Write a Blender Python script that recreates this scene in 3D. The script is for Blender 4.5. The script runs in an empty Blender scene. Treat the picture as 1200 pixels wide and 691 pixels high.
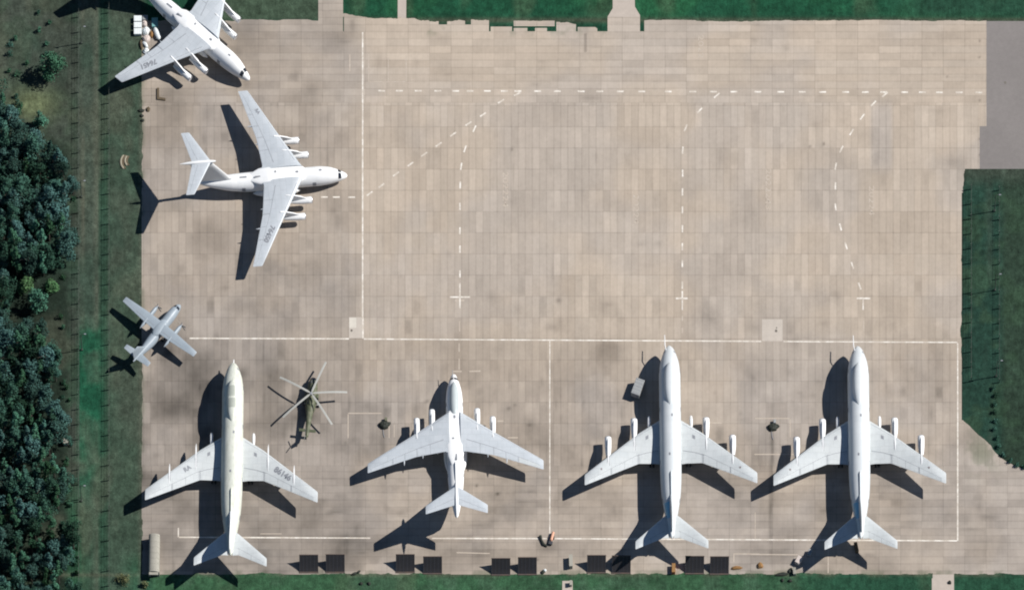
import bpy, bmesh, math, random
import numpy as np
from mathutils import Vector, Matrix
random.seed(7); rng = np.random.default_rng(7)
R = math.radians
# ------------------------------------------------------------------ camera, world, sun, exposure
S = 4.14                      # photograph pixels per metre on the ground
W = 1200 / S                  # metres across the frame
CAMH = 3000.0; LEAN = 0.58; CAMD = LEAN * CAMH
scn = bpy.context.scene
col = scn.collection
cam = bpy.data.cameras.new('camera'); cam_o = bpy.data.objects.new('camera', cam); col.objects.link(cam_o)
cam_o.location = (0, -CAMD, CAMH); cam_o.rotation_euler = (0, 0, 0)
cam.sensor_width = 36; cam.lens = 36 * CAMH / W; cam.shift_y = CAMD / W
cam.clip_start = 100; cam.clip_end = 12000
scn.camera = cam_o
SUN_EL, SUN_D = R(44.2), Vector((1.0, 0.165, 0.985)).normalized()
w = bpy.data.worlds.new('World'); scn.world = w; w.use_nodes = True
nt = w.node_tree; sky = nt.nodes.new('ShaderNodeTexSky'); sky.sky_type = 'NISHITA'; sky.sun_disc = False
sky.sun_elevation = SUN_EL; sky.sun_rotation = math.atan2(SUN_D.x, SUN_D.y); sky.altitude = 100
sky.air_density = 1.0; sky.dust_density = 0.0; sky.ozone_density = 4.0
bg = nt.nodes['Background']; nt.links.new(sky.outputs[0], bg.inputs[0]); bg.inputs[1].default_value = 0.05
sun = bpy.data.lights.new('sun', 'SUN'); sun.energy = 5.0; sun.angle = R(0.5); sun.color = (1.0, 0.965, 0.92)
sun_o = bpy.data.objects.new('sun', sun); col.objects.link(sun_o)
sun_o.rotation_euler = SUN_D.to_track_quat('Z', 'Y').to_euler(); sun_o.location = (150, 30, 200)
scn.view_settings.view_transform = 'Standard'; scn.view_settings.look = 'None'
scn.view_settings.gamma = 1; scn.view_settings.exposure = 0.32
try: scn.cycles.filter_width = 2.0
except Exception: pass

def P(px, py, z=0.0):
    """ground-plan position of a point of height z seen at photograph pixel (px, py)"""
    x = (px - 600) / S; y = -(py - 345.5) / S; k = z / CAMH
    return Vector((x * (1 - k), y + (-CAMD - y) * k, z))
def gx(px): return (px - 600) / S
def gy(py): return -(py - 345.5) / S
def lin(c): return tuple(((v / 255) / 12.92 if v / 255 <= .04045 else ((v / 255 + .055) / 1.055) ** 2.4) for v in c)

# ------------------------------------------------------------------ materials
MATS = {}
def newmat(name):
    m = bpy.data.materials.new(name); m.use_nodes = True; MATS[name] = m
    return m, m.node_tree.nodes, m.node_tree.links, m.node_tree.nodes['Principled BSDF']
def val(n, v):
    x = n.new('ShaderNodeValue'); x.outputs[0].default_value = v; return x.outputs[0]
def mth(n, l, op, a, b=None, c=None):
    x = n.new('ShaderNodeMath'); x.operation = op
    for i, q in enumerate((a, b, c)):
        if q is None: continue
        if isinstance(q, (int, float)): x.inputs[i].default_value = q
        else: l.new(q, x.inputs[i])
    return x.outputs[0]
def mixc(n, l, f, a, b, mode='MIX'):
    x = n.new('ShaderNodeMix'); x.data_type = 'RGBA'; x.blend_type = mode
    for i, q in ((0, f), (6, a), (7, b)):
        if isinstance(q, (int, float)): x.inputs[i].default_value = q
        elif isinstance(q, tuple): x.inputs[i].default_value = (*q, 1) if len(q) == 3 else q
        else: l.new(q, x.inputs[i])
    return x.outputs[2]
def noise(n, l, vec, scale, detail=4, rough=.6):
    x = n.new('ShaderNodeTexNoise'); x.inputs['Scale'].default_value = scale
    x.inputs['Detail'].default_value = detail; x.inputs['Roughness'].default_value = rough
    l.new(vec, x.inputs['Vector']); return x.outputs[0]
def paint(name, c, dirt=None, rough=.45, metal=0, var=.12, scale=.5, dirt_amt=.35, panel=0.0, stretch=(1, 1, 1), rnd=0, spec=.4):
    m, n, l, b = newmat(name)
    tc = n.new('ShaderNodeTexCoord'); mp = n.new('ShaderNodeMapping'); mp.inputs['Scale'].default_value = stretch
    l.new(tc.outputs['Object'], mp.inputs['Vector'])
    a = noise(n, l, mp.outputs[0], scale, 5); f = noise(n, l, mp.outputs[0], scale * 9, 3)
    d = dirt or tuple(v * .55 for v in c)
    k = mth(n, l, 'MULTIPLY', mth(n, l, 'SUBTRACT', a, .42), dirt_amt * 3.2); k.node.use_clamp = True
    cc = mixc(n, l, k, c, d)
    g = mth(n, l, 'MULTIPLY_ADD', f, var * 2, 1 - var)
    cmb = n.new('ShaderNodeCombineColor')
    for i in range(3): l.new(g, cmb.inputs[i])
    cc = mixc(n, l, 1.0, cc, cmb.outputs[0], 'MULTIPLY')
    if panel > 0:
        br = n.new('ShaderNodeTexBrick'); br.inputs['Scale'].default_value = 1
        br.inputs['Brick Width'].default_value = 2.4; br.inputs['Row Height'].default_value = 1.7
        br.inputs['Mortar Size'].default_value = .045; br.inputs['Mortar Smooth'].default_value = .3
        br.inputs['Color1'].default_value = (1, 1, 1, 1); br.inputs['Color2'].default_value = (.93, .94, .95, 1)
        br.inputs['Mortar'].default_value = (1 - panel * 3, 1 - panel * 3, 1 - panel * 3, 1)
        l.new(tc.outputs['Object'], br.inputs['Vector'])
        cc = mixc(n, l, .8, cc, br.outputs[0], 'MULTIPLY')
    if rnd:
        oi = n.new('ShaderNodeObjectInfo'); hs = n.new('ShaderNodeHueSaturation')
        l.new(mth(n, l, 'MULTIPLY_ADD', oi.outputs['Random'], rnd, 1 - rnd / 2), hs.inputs['Value'])
        l.new(mth(n, l, 'MULTIPLY_ADD', oi.outputs['Random'], .05, .475), hs.inputs['Hue'])
        l.new(cc, hs.inputs['Color']); cc = hs.outputs[0]
    l.new(cc, b.inputs['Base Color']); b.inputs['Roughness'].default_value = rough; b.inputs['Metallic'].default_value = metal
    b.inputs['Specular IOR Level'].default_value = spec
    return m

WHITE = paint('white_paint', (.80, .80, .79), (.6, .61, .6), .35, var=.03, dirt_amt=.3, panel=.02)
SHELL = paint('airliner_paint', (.58, .605, .61), (.44, .47, .48), .4, var=.03, dirt_amt=.35, panel=.03, stretch=(1.5, .4, 1))
CREAM = paint('cream_paint', (.60, .61, .54), (.40, .42, .34), .5, var=.06, scale=1.1, dirt_amt=.7, panel=.03, stretch=(1.6, .5, 1))
WINGL = paint('wing_pale', (.52, .545, .545), (.40, .42, .42), .42, var=.05, dirt_amt=.45, panel=.07)
TRANS = paint('transport_wing', (.47, .50, .525), (.37, .40, .42), .42, var=.05, dirt_amt=.4, panel=.07)
LITE = paint('turboprop_grey', (.28, .325, .36), (.23, .265, .30), .42, var=.04, dirt_amt=.3, panel=.03)
METAL = paint('bare_metal', (.55, .56, .58), (.35, .36, .38), .35, .6, var=.05)
DARK = paint('dark_metal', (.05, .052, .06), None, .5, var=.1)
SEAM = paint('seam_grey', (.24, .25, .27), None, .5, var=.1)
GLASS = paint('cockpit_glass', (.02, .025, .035), None, .08, var=.02)
TYRE = paint('tyre_rubber', (.025, .025, .025), None, .8)
TEXTM = paint('lettering_dark', (.21, .22, .24), (.31, .32, .34), .6, var=.1, scale=2)
STARM = paint('star_red', (.17, .13, .13), (.28, .25, .25), .6, scale=2)
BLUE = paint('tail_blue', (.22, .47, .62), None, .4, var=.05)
OLIVE = paint('olive_camo', (.07, .082, .045), (.17, .165, .115), .6, var=.15, scale=.7, dirt_amt=1.0)
BLADE = paint('blade_grey', (.36, .36, .33), (.24, .24, .22), .5)
DEFL = paint('deflector_dark', (.018, .017, .020), (.04, .035, .03), .7, var=.2, scale=1.2)
RUSTD = paint('rusted_beam', (.075, .06, .055), (.13, .085, .06), .8, var=.25, scale=1.6, dirt_amt=.8)
CONCB = paint('pale_concrete', (.31, .295, .25), (.2, .195, .16), .8, var=.12, scale=.8, dirt_amt=.5)
BOXG = paint('box_grey', (.28, .29, .29), (.22, .22, .22), .6, var=.05, scale=1.5)
BOXW = paint('box_white', (.68, .72, .72), (.5, .53, .52), .5, scale=1.3)
TARPP = paint('tarp_pink', (.55, .48, .44), (.30, .26, .23), .8, var=.15, scale=1.5, dirt_amt=.6)
TEAL = paint('box_teal', (.16, .36, .36), None, .6)
BROWN = paint('brown_wood', (.10, .075, .045), None, .85, var=.2, scale=2)
ORANGE = paint('orange_paint', (.52, .12, .05), None, .6, var=.15, scale=2)
PEACH = paint('faded_orange', (.62, .33, .22), None, .6, var=.1, scale=2)
RUST = paint('rusty_steel', (.26, .14, .05), (.12, .07, .04), .85, var=.2, scale=2)
BLACKT = paint('black_tarp', (.02, .024, .018), (.035, .042, .03), .75, var=.2, scale=2)
POSTM = paint('weathered_post', (.07, .085, .07), None, .9, var=.2)
GREYP = paint('post_grey', (.23, .24, .22), None, .8, var=.1, scale=2)
DIRTM = paint('bare_earth', (.16, .13, .10), (.09, .09, .06), .95, var=.25, scale=1.5, dirt_amt=.8)
PALEE = paint('pale_sand', (.30, .27, .2), (.2, .19, .14), .95, var=.2, scale=1.5)
BARK = paint('bark', (.10, .085, .07), None, .9, var=.3, scale=3)
def leafmat(name, c, rnd=1.1):
    m = paint(name, c, tuple(v * .6 for v in c), 1.0, var=.3, scale=.6, dirt_amt=.8, rnd=rnd, spec=.05)
    return m
LEAFD = leafmat('leaves_dark', (.044, .106, .076)); LEAFB = leafmat('leaves_blue', (.050, .108, .092))
LEAFM = leafmat('leaves_mid', (.050, .128, .076)); LEAFY = leafmat('leaves_light', (.085, .175, .075), .2)
LEAFO = leafmat('leaves_olive', (.15, .17, .085), .2)

# apron concrete : slab pattern computed from position
def apron_mat():
    m, n, l, b = newmat('apron_concrete')
    geo = n.new('ShaderNodeNewGeometry'); sp = n.new('ShaderNodeSeparateXYZ'); l.new(geo.outputs['Position'], sp.inputs[0])
    X, Y = sp.outputs[0], sp.outputs[1]
    def frac_edge(t, w_, soft):   # 1 on the joint
        f = mth(n, l, 'FRACT', t); a = mth(n, l, 'MINIMUM', f, mth(n, l, 'SUBTRACT', 1, f))
        q = n.new('ShaderNodeMapRange'); q.inputs['From Min'].default_value = w_; q.inputs['From Max'].default_value = soft
        q.inputs['To Min'].default_value = 1; q.inputs['To Max'].default_value = 0; l.new(a, q.inputs['Value']); return q.outputs[0]
    YB = gy(396.7); SV = 24.8 / S; XV = gx(425)
    uv = mth(n, l, 'DIVIDE', mth(n, l, 'SUBTRACT', X, XV), 8.29 / S); vv = mth(n, l, 'DIVIDE', mth(n, l, 'SUBTRACT', Y, YB), SV)
    uh = mth(n, l, 'DIVIDE', mth(n, l, 'SUBTRACT', X, gx(804.5)), 25.08 / S); vh = mth(n, l, 'DIVIDE', mth(n, l, 'SUBTRACT', Y, gy(120.5)), 8.3 / S)
    top = mth(n, l, 'MAXIMUM', mth(n, l, 'GREATER_THAN', Y, gy(120.5)), mth(n, l, 'LESS_THAN', Y, gy(545.5)))
    def sel(a, c): return mth(n, l, 'ADD', mth(n, l, 'MULTIPLY', c, top), mth(n, l, 'MULTIPLY', a, mth(n, l, 'SUBTRACT', 1, top)))
    def cell(u, v, w_):
        c = n.new('ShaderNodeCombineXYZ'); l.new(mth(n, l, 'FLOOR', u), c.inputs[0]); l.new(mth(n, l, 'FLOOR', v), c.inputs[1]); c.inputs[2].default_value = w_
        wn = n.new('ShaderNodeTexWhiteNoise'); l.new(c.outputs[0], wn.inputs['Vector']); return wn.outputs['Value'], wn.outputs['Color']
    u, v = sel(uv, uh), sel(vv, vh)
    r1, c1 = cell(u, v, 1.0)
    r2, _ = cell(mth(n, l, 'DIVIDE', u, 3), v, 5.0)
    r3, _ = cell(mth(n, l, 'DIVIDE', u, 9), mth(n, l, 'DIVIDE', v, 3), 9.0)
    # narrow joints, dirt in joints varies
    nz = noise(n, l, geo.outputs['Position'], .08, 3)
    jt = mth(n, l, 'MAXIMUM', mth(n, l, 'MULTIPLY', frac_edge(uv, .03, .14), mth(n, l, 'SUBTRACT', 1, top)), mth(n, l, 'MULTIPLY', frac_edge(vh, .03, .14), top))
    jl = mth(n, l, 'MAXIMUM', mth(n, l, 'MULTIPLY', frac_edge(vv, .008, .035), mth(n, l, 'SUBTRACT', 1, top)), mth(n, l, 'MULTIPLY', frac_edge(uh, .006, .03), top))
    jj = mth(n, l, 'ADD', mth(n, l, 'MULTIPLY', jt, .15), mth(n, l, 'MULTIPLY', jl, .19))
    jj = mth(n, l, 'MULTIPLY', jj, mth(n, l, 'MULTIPLY', mth(n, l, 'MULTIPLY_ADD', nz, 1.6, .0), mth(n, l, 'MULTIPLY_ADD', noise(n, l, geo.outputs['Position'], .7, 3), 1.6, .1)))
    at = n.new('ShaderNodeAttribute'); at.attribute_name = 'wear'; at.attribute_type = 'GEOMETRY'
    sp2 = n.new('ShaderNodeSeparateColor'); l.new(at.outputs['Color'], sp2.inputs[0])
    stain, tintv, rough_ = sp2.outputs[0], sp2.outputs[1], sp2.outputs[2]
    # slab tone
    t = mth(n, l, 'MULTIPLY_ADD', mth(n, l, 'POWER', r1, 1.6), .14, .93)
    t = mth(n, l, 'MULTIPLY', t, mth(n, l, 'MULTIPLY_ADD', r2, .06, .97))
    t = mth(n, l, 'MULTIPLY', t, mth(n, l, 'MULTIPLY_ADD', r3, .04, .98))
    n1 = noise(n, l, geo.outputs['Position'], .9, 6, .7); n2 = noise(n, l, geo.outputs['Position'], .035, 4, .6)
    t = mth(n, l, 'MULTIPLY', t, mth(n, l, 'MULTIPLY_ADD', n1, .26, .87))
    n5 = noise(n, l, geo.outputs['Position'], .28, 4, .65); t = mth(n, l, 'MULTIPLY', t, mth(n, l, 'MULTIPLY_ADD', n5, .2, .9))
    t = mth(n, l, 'MULTIPLY', t, mth(n, l, 'MULTIPLY_ADD', n2, .14, .93))
    # streaks along the slabs
    mp = n.new('ShaderNodeMapping'); mp.inputs['Scale'].default_value = (2.2, .12, 1); l.new(geo.outputs['Position'], mp.inputs['Vector'])
    n3 = noise(n, l, mp.outputs[0], 1, 4, .7)
    t = mth(n, l, 'MULTIPLY', t, mth(n, l, 'MULTIPLY_ADD', n3, .24, .88))
    t = mth(n, l, 'MULTIPLY', t, mth(n, l, 'SUBTRACT', 1, jj))
    t = mth(n, l, 'MULTIPLY', t, mth(n, l, 'SUBTRACT', 1, mth(n, l, 'MULTIPLY', stain, .8)))
    hue = mixc(n, l, mth(n, l, 'MULTIPLY', r2, .5), (.432, .355, .276), (.418, .356, .288))
    hue = mixc(n, l, mth(n, l, 'MULTIPLY', tintv, .6), hue, (.345, .315, .29))
    hue = mixc(n, l, mth(n, l, 'MULTIPLY', rough_, .8), hue, (.15, .165, .11))
    cmb = n.new('ShaderNodeCombineColor')
    for i in range(3): l.new(t, cmb.inputs[i])
    cc = mixc(n, l, 1.0, hue, cmb.outputs[0], 'MULTIPLY')
    l.new(cc, b.inputs['Base Color']); b.inputs['Roughness'].default_value = .9; b.inputs['Specular IOR Level'].default_value = .15
    return m
APRON = apron_mat()
def ground_mat():
    m, n, l, b = newmat('grassland')
    geo = n.new('ShaderNodeNewGeometry'); at = n.new('ShaderNodeAttribute'); at.attribute_name = 'tint'; at.attribute_type = 'GEOMETRY'
    n1 = noise(n, l, geo.outputs['Position'], .55, 6, .75); n2 = noise(n, l, geo.outputs['Position'], .06, 5, .6); n3 = noise(n, l, geo.outputs['Position'], 2.4, 3, .7)
    mp = n.new('ShaderNodeMapping'); mp.inputs['Scale'].default_value = (1.4, .18, 1); l.new(geo.outputs['Position'], mp.inputs['Vector'])
    n4 = noise(n, l, mp.outputs[0], 1, 4, .7); n5 = noise(n, l, geo.outputs['Position'], .2, 5, .7)
    t = mth(n, l, 'MULTIPLY', mth(n, l, 'MULTIPLY_ADD', n1, 2.4, -.2), mth(n, l, 'MULTIPLY_ADD', n2, .9, .55))
    t = mth(n, l, 'MULTIPLY', t, mth(n, l, 'MULTIPLY_ADD', n3, 1.2, .4))
    t = mth(n, l, 'MULTIPLY', t, mth(n, l, 'MULTIPLY_ADD', n4, .8, .6))
    t = mth(n, l, 'MULTIPLY', t, mth(n, l, 'MULTIPLY_ADD', n5, 1.3, .35))
    cmb = n.new('ShaderNodeCombineColor')
    for i in range(3): l.new(t, cmb.inputs[i])
    cc = mixc(n, l, 1.0, at.outputs['Color'], cmb.outputs[0], 'MULTIPLY')
    l.new(cc, b.inputs['Base Color']); b.inputs['Roughness'].default_value = .95; b.inputs['Specular IOR Level'].default_value = .1
    bp = n.new('ShaderNodeBump'); bp.inputs['Strength'].default_value = .6; bp.inputs['Distance'].default_value = .4
    l.new(n1, bp.inputs['Height']); l.new(bp.outputs[0], b.inputs['Normal'])
    return m
GRASS = ground_mat()
def plain_ground(name, c, j=0):
    m, n, l, b = newmat(name)
    geo = n.new('ShaderNodeNewGeometry')
    n1 = noise(n, l, geo.outputs['Position'], .8, 6, .7); n2 = noise(n, l, geo.outputs['Position'], .07, 4)
    t = mth(n, l, 'MULTIPLY', mth(n, l, 'MULTIPLY_ADD', n1, .34, .83), mth(n, l, 'MULTIPLY_ADD', n2, .34, .83))
    cmb = n.new('ShaderNodeCombineColor')
    for i in range(3): l.new(t, cmb.inputs[i])
    l.new(mixc(n, l, 1.0, c, cmb.outputs[0], 'MULTIPLY'), b.inputs['Base Color']); b.inputs['Roughness'].default_value = .9
    return m
ASPH = plain_ground('old_asphalt', (.185, .168, .158))
PATCH = plain_ground('new_concrete', (.44, .39, .335))
PATHM = plain_ground('path_concrete', (.40, .345, .295))
def line_mat():
    m, n, l, b = newmat('line_paint')
    geo = n.new('ShaderNodeNewGeometry'); n1 = noise(n, l, geo.outputs['Position'], .5, 5, .75)
    f = mth(n, l, 'MULTIPLY', mth(n, l, 'SUBTRACT', n1, .40), 6); f.node.use_clamp = True
    l.new(mixc(n, l, mth(n, l, 'MULTIPLY', f, .8), (.72, .68, .61), (.44, .38, .31)), b.inputs['Base Color']); b.inputs['Roughness'].default_value = .8
    return m
LINE = line_mat()
def line_faint():
    m, n, l, b = newmat('faded_paint')
    geo = n.new('ShaderNodeNewGeometry'); n1 = noise(n, l, geo.outputs['Position'], .7, 5, .75)
    f = mth(n, l, 'MULTIPLY', mth(n, l, 'SUBTRACT', n1, .3), 4); f.node.use_clamp = True
    l.new(mixc(n, l, f, (.475, .42, .35), (.405, .34, .275)), b.inputs['Base Color']); b.inputs['Roughness'].default_value = .8
    return m
FAINT = line_faint()

# ------------------------------------------------------------------ mesh helpers
def tag(o, label=None, cat=None, group=None, kind=None):
    if label: o['label'] = label
    if cat: o['category'] = cat
    if group: o['group'] = group
    if kind: o['kind'] = kind
    return o
def empty(name, loc, rz=0, **k):
    o = bpy.data.objects.new(name, None); col.objects.link(o); o.location = loc; o.rotation_euler = (0, 0, rz)
    o.empty_display_size = 1; tag(o, **k); return o
class MB:
    def __init__(s): s.v = []; s.f = []; s.seg = []
    def add(s, vs, fs):
        b = len(s.v); f0 = len(s.f); s.v += [tuple(v) for v in vs]; s.f += [tuple(b + i for i in f) for f in fs]; s.seg.append((b, len(s.v), f0, len(s.f))); return s
    def box(s, c, d, rz=0, M=None):
        x, y, z = d[0] / 2, d[1] / 2, d[2] / 2
        vs = [Vector((sx * x, sy * y, sz * z)) for sz in (-1, 1) for sx, sy in ((-1, -1), (1, -1), (1, 1), (-1, 1))]
        Rm = M or Matrix.Rotation(rz, 3, 'Z')
        return s.add([Rm @ v + Vector(c) for v in vs], [(3, 2, 1, 0), (4, 5, 6, 7), (0, 1, 5, 4), (1, 2, 6, 5), (2, 3, 7, 6), (3, 0, 4, 7)])
    def tube(s, pts, r, n=8, caps=True):
        pts = [Vector(p) for p in pts]; rr = r if isinstance(r, (list, tuple)) else [r] * len(pts); vs = []; fs = []
        for i, p in enumerate(pts):
            d = (pts[min(i + 1, len(pts) - 1)] - pts[max(i - 1, 0)]).normalized()
            up = Vector((0, 0, 1)) if abs(d.z) < .9 else Vector((1, 0, 0))
            a = d.cross(up).normalized(); b = d.cross(a)
            vs += [p + (a * math.cos(t) + b * math.sin(t)) * rr[i] for t in (2 * math.pi * k / n for k in range(n))]
        for i in range(len(pts) - 1):
            for k in range(n): fs.append((i * n + k, i * n + (k + 1) % n, (i + 1) * n + (k + 1) % n, (i + 1) * n + k))
        if caps: fs += [tuple(range(n)), tuple(range((len(pts) - 1) * n, len(pts) * n))]
        return s.add(vs, fs)
    def loft(s, rings, caps=True):
        n = len(rings[0]); vs = [p for r in rings for p in r]; fs = []
        for i in range(len(rings) - 1):
            for k in range(n): fs.append((i * n + k, i * n + (k + 1) % n, (i + 1) * n + (k + 1) % n, (i + 1) * n + k))
        if caps: fs += [tuple(range(n)), tuple(range((len(rings) - 1) * n, len(rings) * n))]
        return s.add(vs, fs)
    def prism(s, pts, z0, z1):
        n = len(pts); vs = [(x, y, z0) for x, y in pts] + [(x, y, z1) for x, y in pts]
        return s.add(vs, [tuple(range(n)), tuple(range(n, 2 * n))] + [(k, (k + 1) % n, n + (k + 1) % n, n + k) for k in range(n)])
    def sheet(s, pts, z):
        return s.add([(x, y, z) for x, y in pts], [tuple(range(len(pts)))])
    def build_each(s, name, m, parent=None, **k):
        for v0, v1, f0, f1 in s.seg:
            q = MB(); q.add(s.v[v0:v1], [tuple(i - v0 for i in f) for f in s.f[f0:f1]]); q.build(name, m, parent, **k)
    def build(s, name, m, parent=None, smooth=True, bevel=0, loc=None, rz=0):
        me = bpy.data.meshes.new(name); me.from_pydata(s.v, [], s.f)
        bm = bmesh.new(); bm.from_mesh(me); bmesh.ops.recalc_face_normals(bm, faces=bm.faces)
        if bevel: bmesh.ops.bevel(bm, geom=[e for e in bm.edges if len(e.link_faces) == 2 and e.calc_face_angle(0) > .6], offset=bevel, segments=1, affect='EDGES')
        bm.to_mesh(me); bm.free()
        me.materials.append(m)
        if smooth:
            me.polygons.foreach_set('use_smooth', [True] * len(me.polygons)); me.set_sharp_from_angle(angle=R(38))
        o = bpy.data.objects.new(name, me); col.objects.link(o)
        if parent: o.parent = parent
        if loc is not None: o.location = loc
        if rz: o.rotation_euler = (0, 0, rz)
        return o
def up_sheet(o):  # make a flat sheet face upward
    me = o.data
    bm = bmesh.new(); bm.from_mesh(me)
    for f in bm.faces:
        if f.normal.z < 0: f.normal_flip()
    bm.to_mesh(me); bm.free(); return o

# ------------------------------------------------------------------ value noise for painted wear
def vnoise(x, y, scale, seed):
    r = np.random.default_rng(seed); N = 256; g = r.random((N, N))
    u = x / scale + 1000; v = y / scale + 1000; i = np.floor(u).astype(int); j = np.floor(v).astype(int)
    fu = u - i; fv = v - j; fu = fu * fu * (3 - 2 * fu); fv = fv * fv * (3 - 2 * fv)
    a = g[i % N, j % N]; b = g[(i + 1) % N, j % N]; c = g[i % N, (j + 1) % N]; d = g[(i + 1) % N, (j + 1) % N]
    return (a * (1 - fu) + b * fu) * (1 - fv) + (c * (1 - fu) + d * fu) * fv
def fbm(x, y, s, seed): return (vnoise(x, y, s, seed) + .5 * vnoise(x, y, s / 2, seed + 1) + .25 * vnoise(x, y, s / 4, seed + 2)) / 1.75
def grid_lines(lo, hi, step, extra):
    L = sorted(set([lo, hi] + [e for e in extra if lo < e < hi])); out = []
    for a, b in zip(L, L[1:]):
        k = max(1, int(math.ceil((b - a) / step))); out += [a + (b - a) * t / k for t in range(k)]
    return out + [hi]
def grid_obj(name, xs, ys, keep, z, m, attr, fn):
    """xs, ys in photograph pixels on the ground"""
    xs = np.array(xs); ys = np.array(ys); nx, ny = len(xs), len(ys)
    XX, YY = np.meshgrid(xs, ys); cxs = (xs[:-1] + xs[1:]) / 2; cys = (ys[:-1] + ys[1:]) / 2
    CX, CY = np.meshgrid(cxs, cys); K = keep(CX, CY)
    jj, ii = np.nonzero(K); a = jj * nx + ii
    F = np.stack([a + nx, a + nx + 1, a + 1, a], 1)
    used = np.unique(F); rem = -np.ones(nx * ny, int); rem[used] = np.arange(len(used)); F = rem[F]
    px = XX.ravel()[used]; py = YY.ravel()[used]
    co = np.stack([(px - 600) / S, -(py - 345.5) / S, np.full(len(px), z)], 1).astype(np.float32)
    me = bpy.data.meshes.new(name); me.vertices.add(len(co)); me.vertices.foreach_set('co', co.ravel())
    me.loops.add(F.size); me.loops.foreach_set('vertex_index', F.ravel().astype(np.int32))
    me.polygons.add(len(F)); me.polygons.foreach_set('loop_start', (np.arange(len(F)) * 4).astype(np.int32))
    me.update(calc_edges=True); me.validate()
    ca = me.attributes.new(attr, 'FLOAT_COLOR', 'POINT'); rgb = fn(px, py); c4 = np.concatenate([rgb, np.ones((len(px), 1))], 1).astype(np.float32)
    ca.data.foreach_set('color', c4.ravel()); me.materials.append(m)
    o = bpy.data.objects.new(name, me); col.objects.link(o); return o

# ------------------------------------------------------------------ ground
def srgb(*c): return np.array(lin(c))
KG = 1.9    # sunlit picture value / albedo
def ground_tint(px, py):
    n = len(px)
    base = np.tile(srgb(34, 74, 56), (n, 1))
    def put(mask, c): 
        nonlocal base
        mask = np.clip(mask, 0, 1)[:, None]; g_ = sum(c) / 3; c = [v * .86 + g_ * .14 for v in c]; base = base * (1 - mask) + srgb(*c)[None] * mask
    def sm(a, b, t): t = np.clip((t - a) / (b - a), 0, 1); return t * t * (3 - 2 * t)
    N1 = fbm(px, py, 60, 3); N2 = fbm(px, py, 22, 9); N3 = fbm(px, py * .15, 9, 14)
    wob = (N2 - .5) * 10
    top = sm(30, 10, py); put(top * sm(380, 420, px), (30, 84, 58)); put(top * sm(.45, .65, N1) * sm(380, 420, px), (38, 96, 62))
    put(top * sm(1010, 1100, px), (42, 82, 62))
    put(sm(30, 20, py) * sm(250, 262, px) * sm(380, 370, px), (70, 86, 68))
    # left strip lanes
    L = sm(175, 160, px)
    put(L, (68, 86, 70)); put(L * sm(.4, .7, N1), (74, 84, 70))
    put(L * sm(132, 122, px + wob * .2), (52, 80, 62))
    put(L * sm(119, 113, px + wob * .2), (74, 84, 72))
    put(L * sm(116, 113, px) * sm(109, 112, px) * .6, (104, 104, 88))
    put(L * sm(101, 98, px) * sm(93, 96, px) * .7 * sm(.3, .6, N3), (108, 104, 88))
    g = sm(345, 430, py + wob * 3) * sm(640, 500, py + wob * 3) * sm(80, 96, px + wob * .5) * sm(127, 112, px + wob * .4) * (.55 + .6 * sm(.35, .65, N2))
    put(g, (34, 98, 70)); put(g * sm(.5, .7, N2), (28, 84, 60))
    put(L * sm(94, 88, px), (70, 76, 66)); put(L * sm(94, 88, px) * sm(.4, .62, N2), (62, 80, 64))
    put(L * sm(90, 80, px) * sm(260, 220, py) * sm(.35, .6, N2), (68, 78, 64))
    put(L * sm(560, 620, py + wob) * sm(130, 80, px), (44, 88, 62))
    put(np.exp(-(((px - 40) / 24) ** 2 + ((py - 122) / 17) ** 2)) * 1.2, (112, 118, 84))
    put(sm(86, 74, px + wob) * sm(150, 190, py), (40, 52, 42))
    # bottom strip
    b = sm(640, 668, py); put(b * sm(150, 180, px), (58, 96, 66)); put(b * sm(.45, .62, N2) * sm(150, 180, px), (66, 98, 72))
    put(b * sm(850, 1000, px), (40, 82, 60)); put(sm(130, 168, px) * sm(185, 172, px) * b, (52, 92, 68))
    # right patch
    r = sm(1115, 1122, px) * sm(190, 198, py) * sm(600, 560, py); put(r, (40, 70, 58)); put(r * sm(1168, 1180, px), (50, 68, 54)); put(r * sm(.5, .66, N2) * .6, (58, 82, 60))
    put(r * sm(1150, 1160, px) * sm(1166, 1160, px) * sm(.4, .6, N3) * .6, (62, 78, 66)); put(r * sm(222, 200, py + wob), (66, 76, 64))
    st_ = fbm(px, py * .5, 34, 66); put((b + top * sm(400, 420, px)) * sm(.56, .74, st_) * .38, (84, 98, 72)); put(L * sm(.6, .75, st_) * .5, (90, 92, 76)); put(L * sm(.42, .28, st_) * .5, (50, 74, 60))
    # bare edges against the concrete
    e = np.exp(-((px - 166) / 3.5) ** 2) * sm(90, 110, py); put(e * .6, (98, 96, 82))
    put(np.exp(-((py - 24) / 3.2) ** 2) * sm(400, 420, px) * .55, (96, 90, 74))
    put(np.exp(-((py - 673) / 2.6) ** 2) * sm(.35, .6, N2) * .6, (98, 98, 80))
    return base / KG * np.array([[1.22, 1.33, 1.29]])
xs = [-6000, -2500, -1200, -600, -300] + grid_lines(-150, 1350, 3.3, []) + [1500, 1800, 2400, 4000, 7200]
ys = [-6000, -2500, -1200, -600, -300] + grid_lines(-150, 841, 3.3, []) + [1000, 1300, 1900, 3500, 6700]
g = grid_obj('ground', xs, ys, lambda x, y: np.ones_like(x, bool), 0, GRASS, 'tint', ground_tint); tag(g, kind='structure')

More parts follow.
